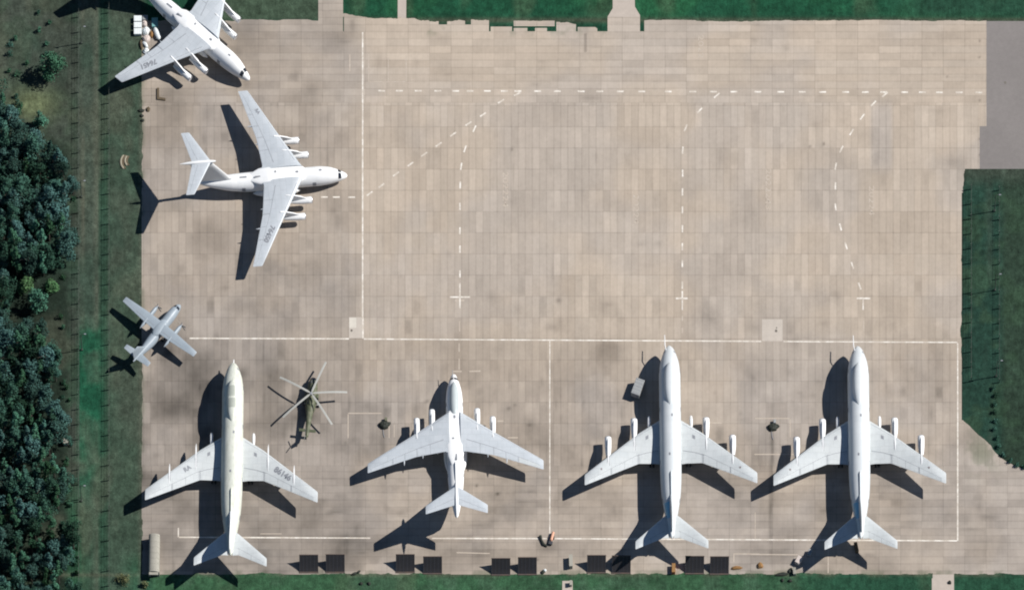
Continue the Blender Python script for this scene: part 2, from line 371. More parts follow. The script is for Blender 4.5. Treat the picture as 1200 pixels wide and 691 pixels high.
RECTS = [(166, 37, 1127, 672.6), (1127, 37, 1131, 226), (1127, 37, 1148, 198), (1127, 23.5, 1156, 148), (755, 23.5, 1127, 37), (403, 20, 470, 37), (373, -60, 402, 37),
         (166, 23, 373, 37), (402, 16, 425, 20), (470, 21.5, 508, 37), (508, 23, 514, 37), (514, 29, 524, 37), (524, 23.5, 545, 37), (545, 29, 552, 37), (552, 23, 573, 31), (552, 31, 573, 37),
         (575, 31.5, 600, 37), (602, 24.5, 627, 31), (602, 33, 618, 37), (627, 24.5, 650, 31), (627, 33, 641, 37), (652, 26, 675, 37), (677, 32, 700, 37), (712, 20, 750, 37),
         (1127, 492, 1142, 672.6), (1142, 503, 1156, 672.6), (1156, 515, 1172, 672.6), (1172, 529, 1200, 672.6), (1200, 547, 1420, 672.6)]
def inr(x, y):
    k = np.zeros_like(x, bool)
    for a, b, c, d in RECTS: k |= (x > a) & (x < c) & (y > b) & (y < d)
    return k
STAINS = [ # x, y, rx, ry, strength
 (655, 352, 3, 3, .5), (965, 168, 1.5, 2, .7), (949, 172, 1.5, 1.5, .6), (600, 175, 1.4, 2, .5), (430, 135, 6, 9, .16), (432, 162, 7, 9, .16), (470, 135, 8, 20, .12),
 (505, 155, 8, 12, .14), (513, 180, 6, 8, .14), (605, 362, 6, 9, .22), (648, 383, 9, 6, .28), (705, 360, 6, 12, .2), (725, 365, 6, 10, .18), (718, 408, 10, 12, .28), (705, 415, 6, 14, .2),
 (700, 425, 30, 20, .10), (830, 370, 12, 14, .28), (824, 360, 16, 20, .12), (884, 382, 10, 10, .2), (925, 385, 6, 12, .16), (1045, 380, 6, 10, .14), (1100, 400, 20, 30, .13), (1085, 345, 12, 40, .08),
 (210, 430, 40, 30, .22), (195, 470, 40, 50, .14), (230, 130, 30, 20, .13), (200, 160, 30, 40, .12), (330, 330, 60, 50, .12), (440, 405, 6, 9, .22), (560, 410, 30, 20, .10),
 (620, 580, 40, 30, .22), (660, 545, 25, 10, .14), (700, 575, 18, 10, .16), (855, 580, 30, 8, .20), (590, 600, 30, 16, .16), (640, 500, 40, 20, .07), (450, 560, 20, 40, .12), (450, 520, 4, 50, .22),
 (905, 530, 2.2, 40, .4), (903, 600, 2.2, 40, .38), (905, 560, 12, 60, .12), (855, 600, 14, 30, .12), (960, 440, 14, 18, .14), (745, 455, 26, 24, .14), (670, 520, 22, 22, .18), (700, 500, 12, 18, .16),
 (888, 520, 20, 20, .14), (1090, 460, 20, 30, .12), (1060, 600, 30, 30, .12), (1000, 655, 40, 12, .16), (330, 640, 60, 26, .18), (560, 650, 80, 16, .2), (640, 640, 18, 8, .2), (680, 640, 30, 12, .16),
 (880, 650, 50, 14, .12), (450, 640, 50, 20, .15), (400, 600, 40, 30, .12), (200, 600, 30, 30, .15), (420, 560, 10, 60, .08), (255, 60, 60, 30, .14), (300, 40, 40, 20, .14), (215, 115, 30, 16, .16), (395, 50, 20, 14, .08),
 (560, 90, 14, 5, .08), (627, 99, 5, 3, .2), (627, 90, 2, 1.5, .3), (455, 77, 12, 10, .12), (515, 44, 12, 8, .16), (413, 30, 4, 10, .28), (886, 28, 12, 3, .3), (1118, 45, 14, 8, .16), (1100, 130, 14, 4, .14),
 (1035, 175, 14, 30, .14), (950, 125, 20, 30, .07), (845, 175, 14, 30, .1), (860, 100, 40, 5, .1), (810, 116, 16, 4, .12), (1110, 90, 1.2, 1.2, .6), (1148, 48, 1.4, 1.4, .6), (1148, 67, 1.4, 1.4, .6), (1148, 118, 1.4, 1.4, .5),
 (1148, 163, 1.2, 1.6, .6), (1148, 182, 1.2, 1.6, .6), (630, 655, 1.5, 1.5, .5), (500, 470, 3, 2, .4), (596, 478, 2.5, 2, .4), (604, 474, 2, 1.6, .35), (621, 498, 3, 2, .25), (583, 578, 2, 1.5, .6), (559, 569, 1.5, 1.5, .6),
 (1005, 650, 3, 6, .3), (260, 300, 40, 60, .07), (200, 330, 30, 30, .12), (380, 440, 40, 30, .08), (960, 350, 30, 14, .1), (1000, 385, 50, 9, .08), (790, 370, 20, 12, .06), (1030, 440, 12, 14, .1)]
def wear(px, py):
    st = np.zeros(len(px)); jx = (fbm(px, py, 14, 21) - .5) * 1.1; jy = (fbm(px, py, 14, 31) - .5) * 1.1
    for x, y, rx, ry, s in STAINS:
        d = ((px - x) / rx + jx) ** 2 + ((py - y) / ry + jy) ** 2; st = np.maximum(st, 0) + s * np.exp(-d)
    q = np.random.default_rng(12)
    for k in range(1100):     # small slab-bound stains, streaks and repairs, thicker to the left and below
        x = q.uniform(168, 1200); y = q.uniform(26, 670)
        dens = .22 + .5 * (y > 395) + .4 * (x < 425) + .25 * (y > 560)
        if q.random() > dens: continue
        kind = q.random(); hor = (y > 545) or (y < 120)
        if kind < .45:      # dark slab-wide patch
            cx_ = 425 + (math.floor((x - 425) / 8.29) + .5) * 8.29; cy_ = 396.7 + (math.floor((y - 396.7) / 24.8) + .5) * 24.8
            rx, ry, a, pw = 4.0, 10.5 * q.uniform(.5, 1), q.uniform(.03, .11), 3
            if hor: rx, ry, cx_, cy_ = 11 * q.uniform(.5, 1), 3.8, x, 120.5 + (math.floor((y - 120.5) / 8.3) + .5) * 8.3
        elif kind < .8:     # soft blotch
            cx_, cy_, rx, ry, a, pw = x, y, q.uniform(1.5, 7), q.uniform(1.5, 9), q.uniform(.04, .16), 1
        else:               # thin drip or scratch
            cx_, cy_, rx, ry, a, pw = x, y, q.uniform(.9, 1.6), q.uniform(4, 18), q.uniform(.06, .18), 1
            if hor: rx, ry = ry, rx
        m_ = (np.abs(px - cx_) < rx * 3) & (np.abs(py - cy_) < ry * 3)
        st[m_] += 1.35 * a * np.exp(-(((px[m_] - cx_) / rx + jx[m_] * .5) ** 2) ** pw - (((py[m_] - cy_) / ry + jy[m_] * .5) ** 2) ** pw)
    def sm(a, b, t): t = np.clip((t - a) / (b - a), 0, 1); return t * t * (3 - 2 * t)
    st += .4 * ((np.abs(px - 686) < 1.2) & (py > 40) & (py < 62))
    n1 = fbm(px, py, 40, 41); n2 = fbm(px * .4, py, 16, 51); n4 = fbm(px, py * .3, 7, 77)
    st += .07 * sm(392, 402, py) + .14 * sm(430, 420, px) + .02 * sm(120, 200, py) + .04 * sm(390, 410, py) * sm(700, 640, px)
    st += .26 * np.clip(n1 - .40, 0, 1) * (1 + 1.2 * sm(395, 440, py) + 1.6 * sm(430, 380, px)) + .25 * np.clip(n2 - .5, 0, 1) * sm(380, 460, py) + .2 * np.clip(n4 - .5, 0, 1) * sm(300, 420, py)
    st -= .05 * np.exp(-(((px - 900) / 300) ** 2 + ((py - 80) / 60) ** 2))
    st *= np.where(inr(px, py), 1, 1)
    tint = .25 + .5 * sm(.4, .7, fbm(px, py, 70, 61)) + .3 * sm(400, 480, py) + .3 * sm(430, 400, px) + .7 * np.exp(-(((px - 1033) / 13) ** 8 + ((py - 160) / 42) ** 8))
    gr = np.zeros(len(px))
    gr += .8 * np.exp(-((py - 672) / 4.5) ** 2) * sm(.45, .7, fbm(px, py, 10, 71)) + .7 * np.exp(-((px - 166) / 4) ** 2) * sm(.4, .7, fbm(px, py, 12, 72))
    gr += .8 * np.exp(-(((px - 1150) / 22) ** 2 + ((py - 530) / 22) ** 2)) * sm(.3, .6, fbm(px, py, 9, 81)) * sm(0, 1, (px - 1127) / 6)
    gr += .5 * np.exp(-((py - 37) / 5) ** 2) * ((px > 500) & (px < 710)) * sm(.5, .75, fbm(px, py, 10, 91))
    return np.clip(np.stack([st, np.clip(tint, 0, 1), np.clip(gr, 0, 1)], 1), 0, 1)
ex = sorted(set(r[0] for r in RECTS) | set(r[2] for r in RECTS)); ey = sorted(set(r[1] for r in RECTS) | set(r[3] for r in RECTS))
g = grid_obj('apron', grid_lines(160, 1420, 1.7, ex), grid_lines(-60, 680, 1.7, ey), inr, .012, APRON, 'wear', wear); tag(g, kind='structure')

def sheet_px(name, pts, z, m): return tag(up_sheet(MB().sheet([(gx(a), gy(b)) for a, b in pts], z).build(name, m, smooth=False)), kind='structure')
a = MB(); a.sheet([(gx(x), gy(y)) for x, y in ((1156, 25), (1420, 25), (1420, 198), (1148, 198), (1148, 148), (1156, 148))], .010)
tag(up_sheet(a.build('asphalt_taxiway', ASPH, smooth=False)), kind='structure')
sheet_px('path', [(466, 21.5), (466.6, -60), (476.4, -60), (476, 21.5)], .008, PATHM)
sheet_px('path', [(712, 20), (718, 10), (718, -60), (743, -60), (744, 8), (750, 18), (750, 20)], .008, PATHM)
sheet_px('path', [(1092, 672.6), (1092, 760), (1118, 760), (1118, 672.6)], .008, PATHM)
sheet_px('path', [(659, 680), (658, 760), (672, 760), (671, 680)], .008, PATHM)
for x0, y0, x1, y1, nm in ((409, 371.5, 425, 396, 'concrete_patch'), (893, 374, 917, 399.5, 'concrete_patch')):
    sheet_px(nm, [(x0, y1), (x1, y1), (x1, y0), (x0, y0)], .016, PATCH)

def verge(name, inner, outer, jit, seed, z=.02):
    # ragged turf lip lying over the slab edge; inner / outer are matching polylines in picture pixels
    q = random.Random(seed); A = []; B_ = []
    for (a, b), (c, d) in zip(zip(inner, inner[1:]), zip(outer, outer[1:])):
        L = math.hypot(b[0] - a[0], b[1] - a[1]); k = max(1, int(L / 1.6))
        for i in range(k):
            t = i / k; A.append((a[0] + (b[0] - a[0]) * t, a[1] + (b[1] - a[1]) * t)); B_.append((c[0] + (d[0] - c[0]) * t, c[1] + (d[1] - c[1]) * t))
    A.append(inner[-1]); B_.append(outer[-1]); A = np.array(A); B_ = np.array(B_)
    n = len(A); w1 = np.convolve(np.array([q.gauss(0, 1) for _ in range(n + 8)]), np.ones(5) / 5, 'same')[4:4 + n]; w2 = np.convolve(np.array([q.gauss(0, 1) for _ in range(n + 40)]), np.ones(25) / 25, 'same')[20:20 + n] * 4
    d = A - B_; d /= np.maximum(np.linalg.norm(d, axis=1), 1e-6)[:, None]; A = A + d * ((w1 + w2) * jit)[:, None]
    K = 6; P_ = np.concatenate([A + (B_ - A) * (j / K) for j in range(K + 1)]); F = []
    for j in range(K):
        for i in range(n - 1): F.append((j * n + i, j * n + i + 1, (j + 1) * n + i + 1, (j + 1) * n + i))
    me = bpy.data.meshes.new(name); me.from_pydata([(gx(x), gy(y), z) for x, y in P_], [], F)
    ca = me.attributes.new('tint', 'FLOAT_COLOR', 'POINT'); c = ground_tint(P_[:, 0], P_[:, 1]); ca.data.foreach_set('color', np.concatenate([c, np.ones((len(c), 1))], 1).astype(np.float32).ravel())
    me.materials.append(GRASS); o = bpy.data.objects.new(name, me); col.objects.link(o); o['kind'] = 'structure'; return up_sheet(o)
verge('grass_verge', [(166.4, 96), (166.4, 672)], [(162, 96), (162, 672)], .9, 1)
verge('grass_verge', [(166, 672.2), (1093, 672.2)], [(166, 677), (1093, 677)], 1.1, 2)
verge('grass_verge', [(1118, 672.2), (1420, 672.2)], [(1118, 677), (1420, 677)], .9, 3)
verge('grass_verge', [(755, 24), (1156, 24), (1420, 24.5)], [(755, 19), (1156, 19), (1420, 19)], .6, 4)
verge('grass_verge', [(1131, 198), (1128.5, 226), (1127, 420), (1128, 492), (1139, 503), (1153, 515), (1166, 529), (1178, 541), (1200, 549), (1420, 556)],
      [(1137, 201), (1134, 226), (1133, 420), (1136, 470), (1160, 480), (1176, 488), (1190, 500), (1205, 510), (1225, 520), (1420, 530)], .8, 5)
verge('grass_verge', [(166, 23.4), (373, 23.4)], [(166, 18), (373, 18)], .8, 6)
verge('grass_verge', [(403, 16), (425, 20.5), (466, 21.8)], [(403, 11), (425, 15), (466, 16)], .7, 7)
verge('grass_verge', [(476.5, 22), (520, 24.5), (575, 23.8), (650, 25), (700, 33), (711, 30)], [(476.5, 16), (520, 17), (575, 17), (650, 17), (700, 20), (709, 20)], 1.0, 8)
sheet_px('concrete_patch', [(409.4, 384), (417.5, 384), (417.5, 372.2), (409.4, 372.2)], .0195, paint('fresh_mortar', (.56, .52, .45), None, .9, var=.1, scale=.8))
DRAIN = plain_ground('drain_stain', (.14, .125, .105))
for x, y, rr_ in ((412, 387, 1.5), (909.5, 387.5, 1.7), (910, 384, .9), (1178, 97, 1.5)):
    sheet_px('drain_cover', [(x + rr_ * math.cos(a) * .9, y + rr_ * math.sin(a)) for a in (2 * math.pi * k / 14 for k in range(14))], .023, DRAIN)
# ------------------------------------------------------------------ painted markings
SEGN = [0]
def seg(mb, x0, y0, x1, y1, wpx, z=.02):
    SEGN[0] += 1; z += .0006 * (SEGN[0] % 6)
    a = Vector((gx(x0), gy(y0))); b = Vector((gx(x1), gy(y1))); d = (b - a).normalized(); nrm = Vector((-d.y, d.x)) * wpx / S / 2
    mb.sheet([tuple(a - nrm), tuple(b - nrm), tuple(b + nrm), tuple(a + nrm)], z)
solid = MB()
for q in ((425, 38, 425, 371, 1.7), (425.3, 371, 425.3, 396.5, 1.9), (222, 396.2, 409, 396.8, 1.5), (426.5, 397, 892, 399.8, 1.5), (918, 400, 1122, 401, 1.4), (644.3, 399.5, 644.3, 629, 1.3), (1122.3, 402, 1122.3, 633, 1.6),
          (209, 618, 209, 629, 1.4), (209.9, 629, 434, 630, 1.5), (506, 630.3, 643, 630.6, 1.5), (650, 630.6, 1121.4, 633.2, 1.5)):
    seg(solid, *q)
for q in ((527, 348, 551, 348, 1.6), (539, 340.5, 539, 347, 1.8), (792, 349.5, 806, 349.5, 2.0), (799.6, 351, 799.6, 363, 1.6), (1004, 349.5, 1020, 349.5, 1.8), (1011.5, 351, 1011.5, 363, 1.6), (539, 349, 539, 361, 1.6)): seg(solid, *q, z=.028)
tag(up_sheet(solid.build('stand_line', LINE, smooth=False)), kind='structure')
dash = MB()
for k, x in enumerate([447, 468, 490, 513, 534, 551, 571, 591, 607, 630, 653, 681, 703, 727, 752, 783, 812, 836, 860, 888, 915, 940, 964, 991, 1014, 1035.5, 1060, 1081, 1101, 1124, 1147]):
    seg(dash, x - 4, 105.3 + x * .0028, x + 4, 105.3 + x * .0028, 1.9)
PATHS = [[(433, 227), (447, 217.5), (464, 204), (481, 192.5), (497, 181), (514, 169.5), (531, 157.5), (549, 145), (566, 134.5), (587, 119), (606, 110.5)],
         [(556, 151), (545, 174.5), (540.5, 195), (539.3, 217), (539, 242), (539, 270.5), (539, 292), (539, 321), (539, 336)],
         [(840, 112), (820, 129.5), (803.5, 150), (800, 176), (800, 203), (799.7, 225), (799.7, 246), (799.7, 268), (799.6, 289), (799.6, 309), (799.6, 334), (799.5, 345)],
         [(1037, 111), (1023.5, 121.5), (1010.5, 137), (998, 155), (986, 175), (979.3, 195), (979, 218), (979.2, 242.5), (985, 266), (991.5, 288), (999, 311), (1007.5, 335)]]
for pth in PATHS:
    for i, (x, y) in enumerate(pth):
        q0 = pth[max(0, i - 1)]; q1 = pth[min(len(pth) - 1, i + 1)]
        d = Vector((q1[0] - q0[0], q1[1] - q0[1])).normalized() * 4.2
        seg(dash, x - d.x, y - d.y, x + d.x, y + d.y, 1.8, .021)
for x, y in ((394, 231), (412, 231.2), (380, 231)): seg(dash, x - 4, y, x + 4, y, 1.6)
tag(up_sheet(dash.build('taxi_dashes', LINE, smooth=False)), kind='structure')
fa = MB()
for q in ((527, 348, 551, 348, 1.8), (539, 340.5, 539, 347, 2), (539, 349, 539, 361, 1.8), (533, 352, 544, 352, 2), (792, 349.5, 806, 349.5, 2.2), (799.6, 351, 799.6, 363, 1.8), (1004, 349.5, 1020, 349.5, 2),
          (1011.5, 351, 1011.5, 363, 1.8), (538.5, 376, 538.5, 388, 1.3), (538, 402, 538, 412, 1.3), (538, 420, 538, 433, 1.3), (799.5, 370, 799.5, 376, 1.6), (799.5, 384, 799.5, 390, 1.6), (1012, 376, 1012, 388, 1.4),
          (408, 484, 447, 484, 1.2), (408, 485, 408, 513, 1.2), (456, 496, 456, 513, 1.0), (462, 497, 462, 512, .8), (550, 435, 563, 434.5, 1.6), (531, 435, 541, 435, 1.6), (583, 493, 590, 493, 1.4), (595, 512.5, 607, 512.5, 1.4),
          (830, 495, 846, 495.5, 1.4), (884, 532, 930, 532, 1.2), (885, 490, 925, 490, 1.2), (926, 491, 926, 512, 1.2), (535, 647, 574, 648, 1.2), (860, 648.5, 890, 648.7, 1.2), (880, 649, 935, 649.5, 1.2), (970.5, 640, 970.5, 671, 1.3),
          (410, 64, 410, 84, 1.4), (432, 64, 432, 96, .9), (455, 68, 455, 96, .9), (476, 66, 476, 96, .9), (432.8, 96, 475, 96, .9), (885, 600, 885, 632, .8), (860, 648, 860, 658, 1.2), (305, 625, 330, 625, 0.8)):
    seg(fa, *q, z=.024)
tag(up_sheet(fa.build('faded_markings', FAINT, smooth=False)), kind='structure')

def text_mesh(s, size, bold=0.0):
    cu = bpy.data.curves.new('t', 'FONT'); cu.body = s; cu.size = size; cu.align_x = 'CENTER'; cu.align_y = 'CENTER'; cu.offset = bold; cu.resolution_u = 4
    ob = bpy.data.objects.new('t', cu); col.objects.link(ob); bpy.context.view_layer.update()
    me = bpy.data.meshes.new_from_object(ob.evaluated_get(bpy.context.evaluated_depsgraph_get()))
    bpy.data.objects.remove(ob); bpy.data.curves.remove(cu); return me
for tx, x, y in (('2022243', 900, 222), ('202224', 592, 222), ('20224', 745, 245), ('2022', 821, 55), ('20224', 1021, 235)):
    me = text_mesh(tx, 2.7, .03); me.materials.append(FAINT); o = bpy.data.objects.new('slab_numbers', me); col.objects.link(o)
    o.location = (gx(x), gy(y), .026); o.rotation_euler = (0, 0, R(-90)); o.scale = (1.25, .8, 1); o['kind'] = 'structure'

# ------------------------------------------------------------------ aircraft toolkit (local frame: +Y forward, X right, station s measured aft of the nose)
def pch(tab, s):
    """smooth interpolation of rows (s, ...)"""
    if s <= tab[0][0]: return tab[0][1:]
    if s >= tab[-1][0]: return tab[-1][1:]
    for i in range(len(tab) - 1):
        a, b = tab[i], tab[i + 1]
        if a[0] <= s <= b[0]:
            t = (s - a[0]) / (b[0] - a[0]); out = []
            for k in range(1, len(a)):
                h = b[0] - a[0]; d = (b[k] - a[k]) / h
                def slope(j):
                    if j <= 0 or j >= len(tab) - 1:
                        jj = min(max(j, 0), len(tab) - 2); return (tab[jj + 1][k] - tab[jj][k]) / (tab[jj + 1][0] - tab[jj][0])
                    d0 = (tab[j][k] - tab[j - 1][k]) / (tab[j][0] - tab[j - 1][0]); d1 = (tab[j + 1][k] - tab[j][k]) / (tab[j + 1][0] - tab[j][0])
                    return 0 if d0 * d1 <= 0 else 2 * d0 * d1 / (d0 + d1)
                m0, m1 = slope(i), slope(i + 1)
                out.append((2 * t ** 3 - 3 * t ** 2 + 1) * a[k] + (t ** 3 - 2 * t ** 2 + t) * h * m0 + (-2 * t ** 3 + 3 * t ** 2) * b[k] + (t ** 3 - t ** 2) * h * m1)
            return out
class Body:
    def __init__(s, tab, off): s.tab = tab; s.off = off     # rows (s, half width, half height, z centre)
    def pt(s, st, ang, d=0):      # ang 0 = top, positive to the right
        w_, h_, z = pch(s.tab, st)
        return Vector(((w_ + d) * math.sin(ang), s.off - st, z + (h_ + d) * math.cos(ang)))
    def mesh(s, n=36, ns=60):
        a, b = s.tab[0][0], s.tab[-1][0]
        st = [a + (b - a) * (0.5 - 0.5 * math.cos(math.pi * i / ns)) for i in range(ns + 1)]
        m = MB(); m.loft([[s.pt(x, 2 * math.pi * k / n) for k in range(n)] for x in st]); return m
    def patch(s, s0, s1, a0, a1, d=.02, ns=8, na=8, mb=None):
        m = mb or MB(); vs = []; 
        for dd in (-.02, d):
            for i in range(ns + 1):
                for k in range(na + 1): vs.append(s.pt(s0 + (s1 - s0) * i / ns, a0 + (a1 - a0) * k / na, dd))
        N = (ns + 1) * (na + 1); q = lambda i, k: i * (na + 1) + k; fs = []
        for i in range(ns):
            for k in range(na):
                f = (q(i, k), q(i, k + 1), q(i + 1, k + 1), q(i + 1, k)); fs.append(tuple(x + N for x in f))
        rim = [q(0, k) for k in range(na + 1)] + [q(i, na) for i in range(1, ns + 1)] + [q(ns, k) for k in range(na - 1, -1, -1)] + [q(i, 0) for i in range(ns - 1, 0, -1)]
        for a, b in zip(rim, rim[1:] + rim[:1]): fs.append((a, b, b + N, a + N))
        return m.add(vs, fs)
PROF = [(0, 0), (.015, .35), (.06, .68), (.15, .92), (.30, 1), (.5, .86), (.75, .48), (1, .04)]
class Wing:
    """rows (lateral, sLE, chord, z, thickness ratio); vertical=True makes a fin with 'lateral' as height"""
    def __init__(s, tab, off, sgn=1, vertical=False): s.tab = tab; s.off = off; s.g = sgn; s.vert = vertical
    def row(s, y):
        t = s.tab
        for a, b in zip(t, t[1:]):
            if a[0] <= y <= b[0]: f = (y - a[0]) / (b[0] - a[0]); return [a[i] + (b[i] - a[i]) * f for i in range(5)]
        return list(t[-1] if y > t[-1][0] else t[0])
    def pt(s, y, c, side=1, d=0):
        _, sle, ch, z, tk = s.row(y); h = 0
        for a, b in zip(PROF, PROF[1:]):
            if a[0] <= c <= b[0]: h = a[1] + (b[1] - a[1]) * (c - a[0]) / (b[0] - a[0])
        off = side * (h * tk * ch / 2 + d)
        if s.vert: return Vector((off, s.off - sle - c * ch, y))
        return Vector((s.g * y, s.off - sle - c * ch, z + off * (1 if side > 0 else .75)))
    def mesh(s):
        m = MB(); rings = []
        ys = []
        for a, b in zip(s.tab, s.tab[1:]):
            k = 3; ys += [a[0] + (b[0] - a[0]) * i / k for i in range(k)]
        ys.append(s.tab[-1][0])
        for y in ys: rings.append([s.pt(y, c) for c, _ in PROF] + [s.pt(y, c, -1) for c, _ in reversed(PROF[1:])])
        # rounded tip
        y = ys[-1]; r = s.row(y); tip = []
        ext = r[2] * .06
        T = Wing([(y - .001, r[1], r[2], r[3], r[4]), (y + ext, r[1] + r[2] * .12, r[2] * .84, r[3], r[4] * .3)], s.off, s.g, s.vert)
        rings.append([T.pt(y + ext, c) for c, _ in PROF] + [T.pt(y + ext, c, -1) for c, _ in reversed(PROF[1:])])
        m.loft(rings); return m
    def patch(s, y0, y1, c0, c1, d=.015, side=1, ny=6, nc=3, mb=None):
        m = mb or MB(); vs = []
        for dd in (-.02, d):
            for i in range(ny + 1):
                for k in range(nc + 1): vs.append(s.pt(y0 + (y1 - y0) * i / ny, c0 + (c1 - c0) * k / nc, side, dd))
        N = (ny + 1) * (nc + 1); q = lambda i, k: i * (nc + 1) + k; fs = []
        for i in range(ny):
            for k in range(nc): fs.append(tuple(x + N for x in (q(i, k), q(i, k + 1), q(i + 1, k + 1), q(i + 1, k))))
        rim = [q(0, k) for k in range(nc + 1)] + [q(i, nc) for i in range(1, ny + 1)] + [q(ny, k) for k in range(nc - 1, -1, -1)] + [q(i, 0) for i in range(ny - 1, 0, -1)]
        for a, b in zip(rim, rim[1:] + rim[:1]): fs.append((a, b, b + N, a + N))
        return m.add(vs, fs)
def lathe_y(prof, cx, y0, z, n=20, sz=1):      # prof: (distance aft, radius)
    m = MB(); m.loft([[Vector((cx + r * math.cos(2 * math.pi * k / n), y0 - a, z + sz * r * math.sin(2 * math.pi * k / n))) for k in range(n)] for a, r in prof]); return m
def wheel(root, x, y, r, wd, name='wheel'):
    m = MB(); n = 16
    m.loft([[Vector((x + dx, y + rr * math.cos(2 * math.pi * k / n), r + rr * math.sin(2 * math.pi * k / n))) for k in range(n)] for dx, rr in ((-wd / 2, r * .8), (-wd / 2 * .8, r), (wd / 2 * .8, r), (wd / 2, r * .8))])
    return m.build(name, TYRE, root)
def engine(root, lat, sfront, z, L, r, off, body=WHITE):
    y0 = off - sfront
    pr = [(.45, r * .55), (.15, r * .78), (0, r * .88), (.12, r * .97), (L * .2, r), (L * .5, r * .97), (L * .78, r * .82), (L, r * .62), (L - .05, r * .5), (L - .6, r * .45)]
    e = lathe_y(pr, lat, y0, z).build('engine', body, root)
    lathe_y([(.40, .05), (.44, r * .60), (.5, r * .56)], lat, y0, z).build('fan', DARK, e)
    lathe_y([(L - .65, r * .3), (L - .1, r * .26), (L + .45, .04)], lat, y0, z, 14).build('exhaust_cone', DARK, e)
    lathe_y([(-.01, r * .84), (-.035, r * .9), (.06, r * .975), (.16, r * .985)], lat, y0, z).build('intake_lip', METAL, e)
    return e
def pylon(root, wing, lat, sf, z0, m=WHITE, ridge=.55, wd=.34, fwd=0):
    g = wing.g; r_ = wing.row(lat); mb = MB()
    yle = wing.off - r_[1]; top = r_[3] + r_[4] * r_[2] / 2
    ys = [wing.off - sf, (wing.off - sf + yle) / 2, yle, yle - r_[2] * .25, yle - r_[2] * ridge]
    zt = [z0 + .25, (z0 + top) / 2 + .25, r_[3] + .24, top + .16, top - .05]
    zb = [z0, z0 - .1, z0 - .1, r_[3] - .35, r_[3] - .1]
    rings = []
    for y, a, b, ww in zip(ys, zt, zb, (.25, 1, 1, 1, .3)):
        ww = wd * ww / 2; x = g * lat
        rings.append([Vector((x - ww, y, b)), Vector((x + ww, y, b)), Vector((x + ww, y, a)), Vector((x - ww, y, a))])
    mb.loft(rings); return mb.build('pylon', m, root)
def wing_text(root, wing, s, lat, cf, size, ang, m=TEXTM, name='registration_number'):
    """text lying on the wing's upper skin"""
    me = text_mesh(s, size, size * .045); c, s_ = math.cos(ang), math.sin(ang)
    base = wing.pt(lat, cf)
    for v in me.vertices:
        x = base.x + v.co.x * c - v.co.y * s_; y = base.y + v.co.x * s_ + v.co.y * c
        r_ = wing.row(abs(x)); f = min(max((wing.off - y - r_[1]) / r_[2], .01), .99)
        v.co = Vector((x, y, wing.pt(abs(x), f).z + .035))
    me.materials.append(m); o = bpy.data.objects.new(name, me); col.objects.link(o); o.parent = root; return o
def star(root, wing, lat, cf, r):
    base = wing.pt(lat, cf); m = MB(); vs = []
    for k in range(10):
        a = math.pi / 2 + k * math.pi / 5; rr = r if k % 2 == 0 else r * .4
        x = base.x + rr * math.cos(a); y = base.y + rr * math.sin(a); q = wing.row(abs(x)); f = min(max((wing.off - y - q[1]) / q[2], .01), .99)
        vs.append(Vector((x, y, wing.pt(abs(x), f).z + .05)))
    c = base + Vector((0, 0, .06)); m.add(vs + [c], [(k, (k + 1) % 10, 10) for k in range(10)]); return m.build('star_marking', STARM, root, smooth=False)
def place(name, nose_px, ground_z, heading, off, **k):
    """heading: degrees counter-clockwise from picture-up; nose_px is the picture position of the nose tip at height ground_z"""
    n = P(nose_px[0], nose_px[1], ground_z); h = R(heading); fwd = Vector((-math.sin(h), math.cos(h), 0))
    loc = Vector((n.x, n.y, 0)) - fwd * off
    return empty(name, loc, h, **k)

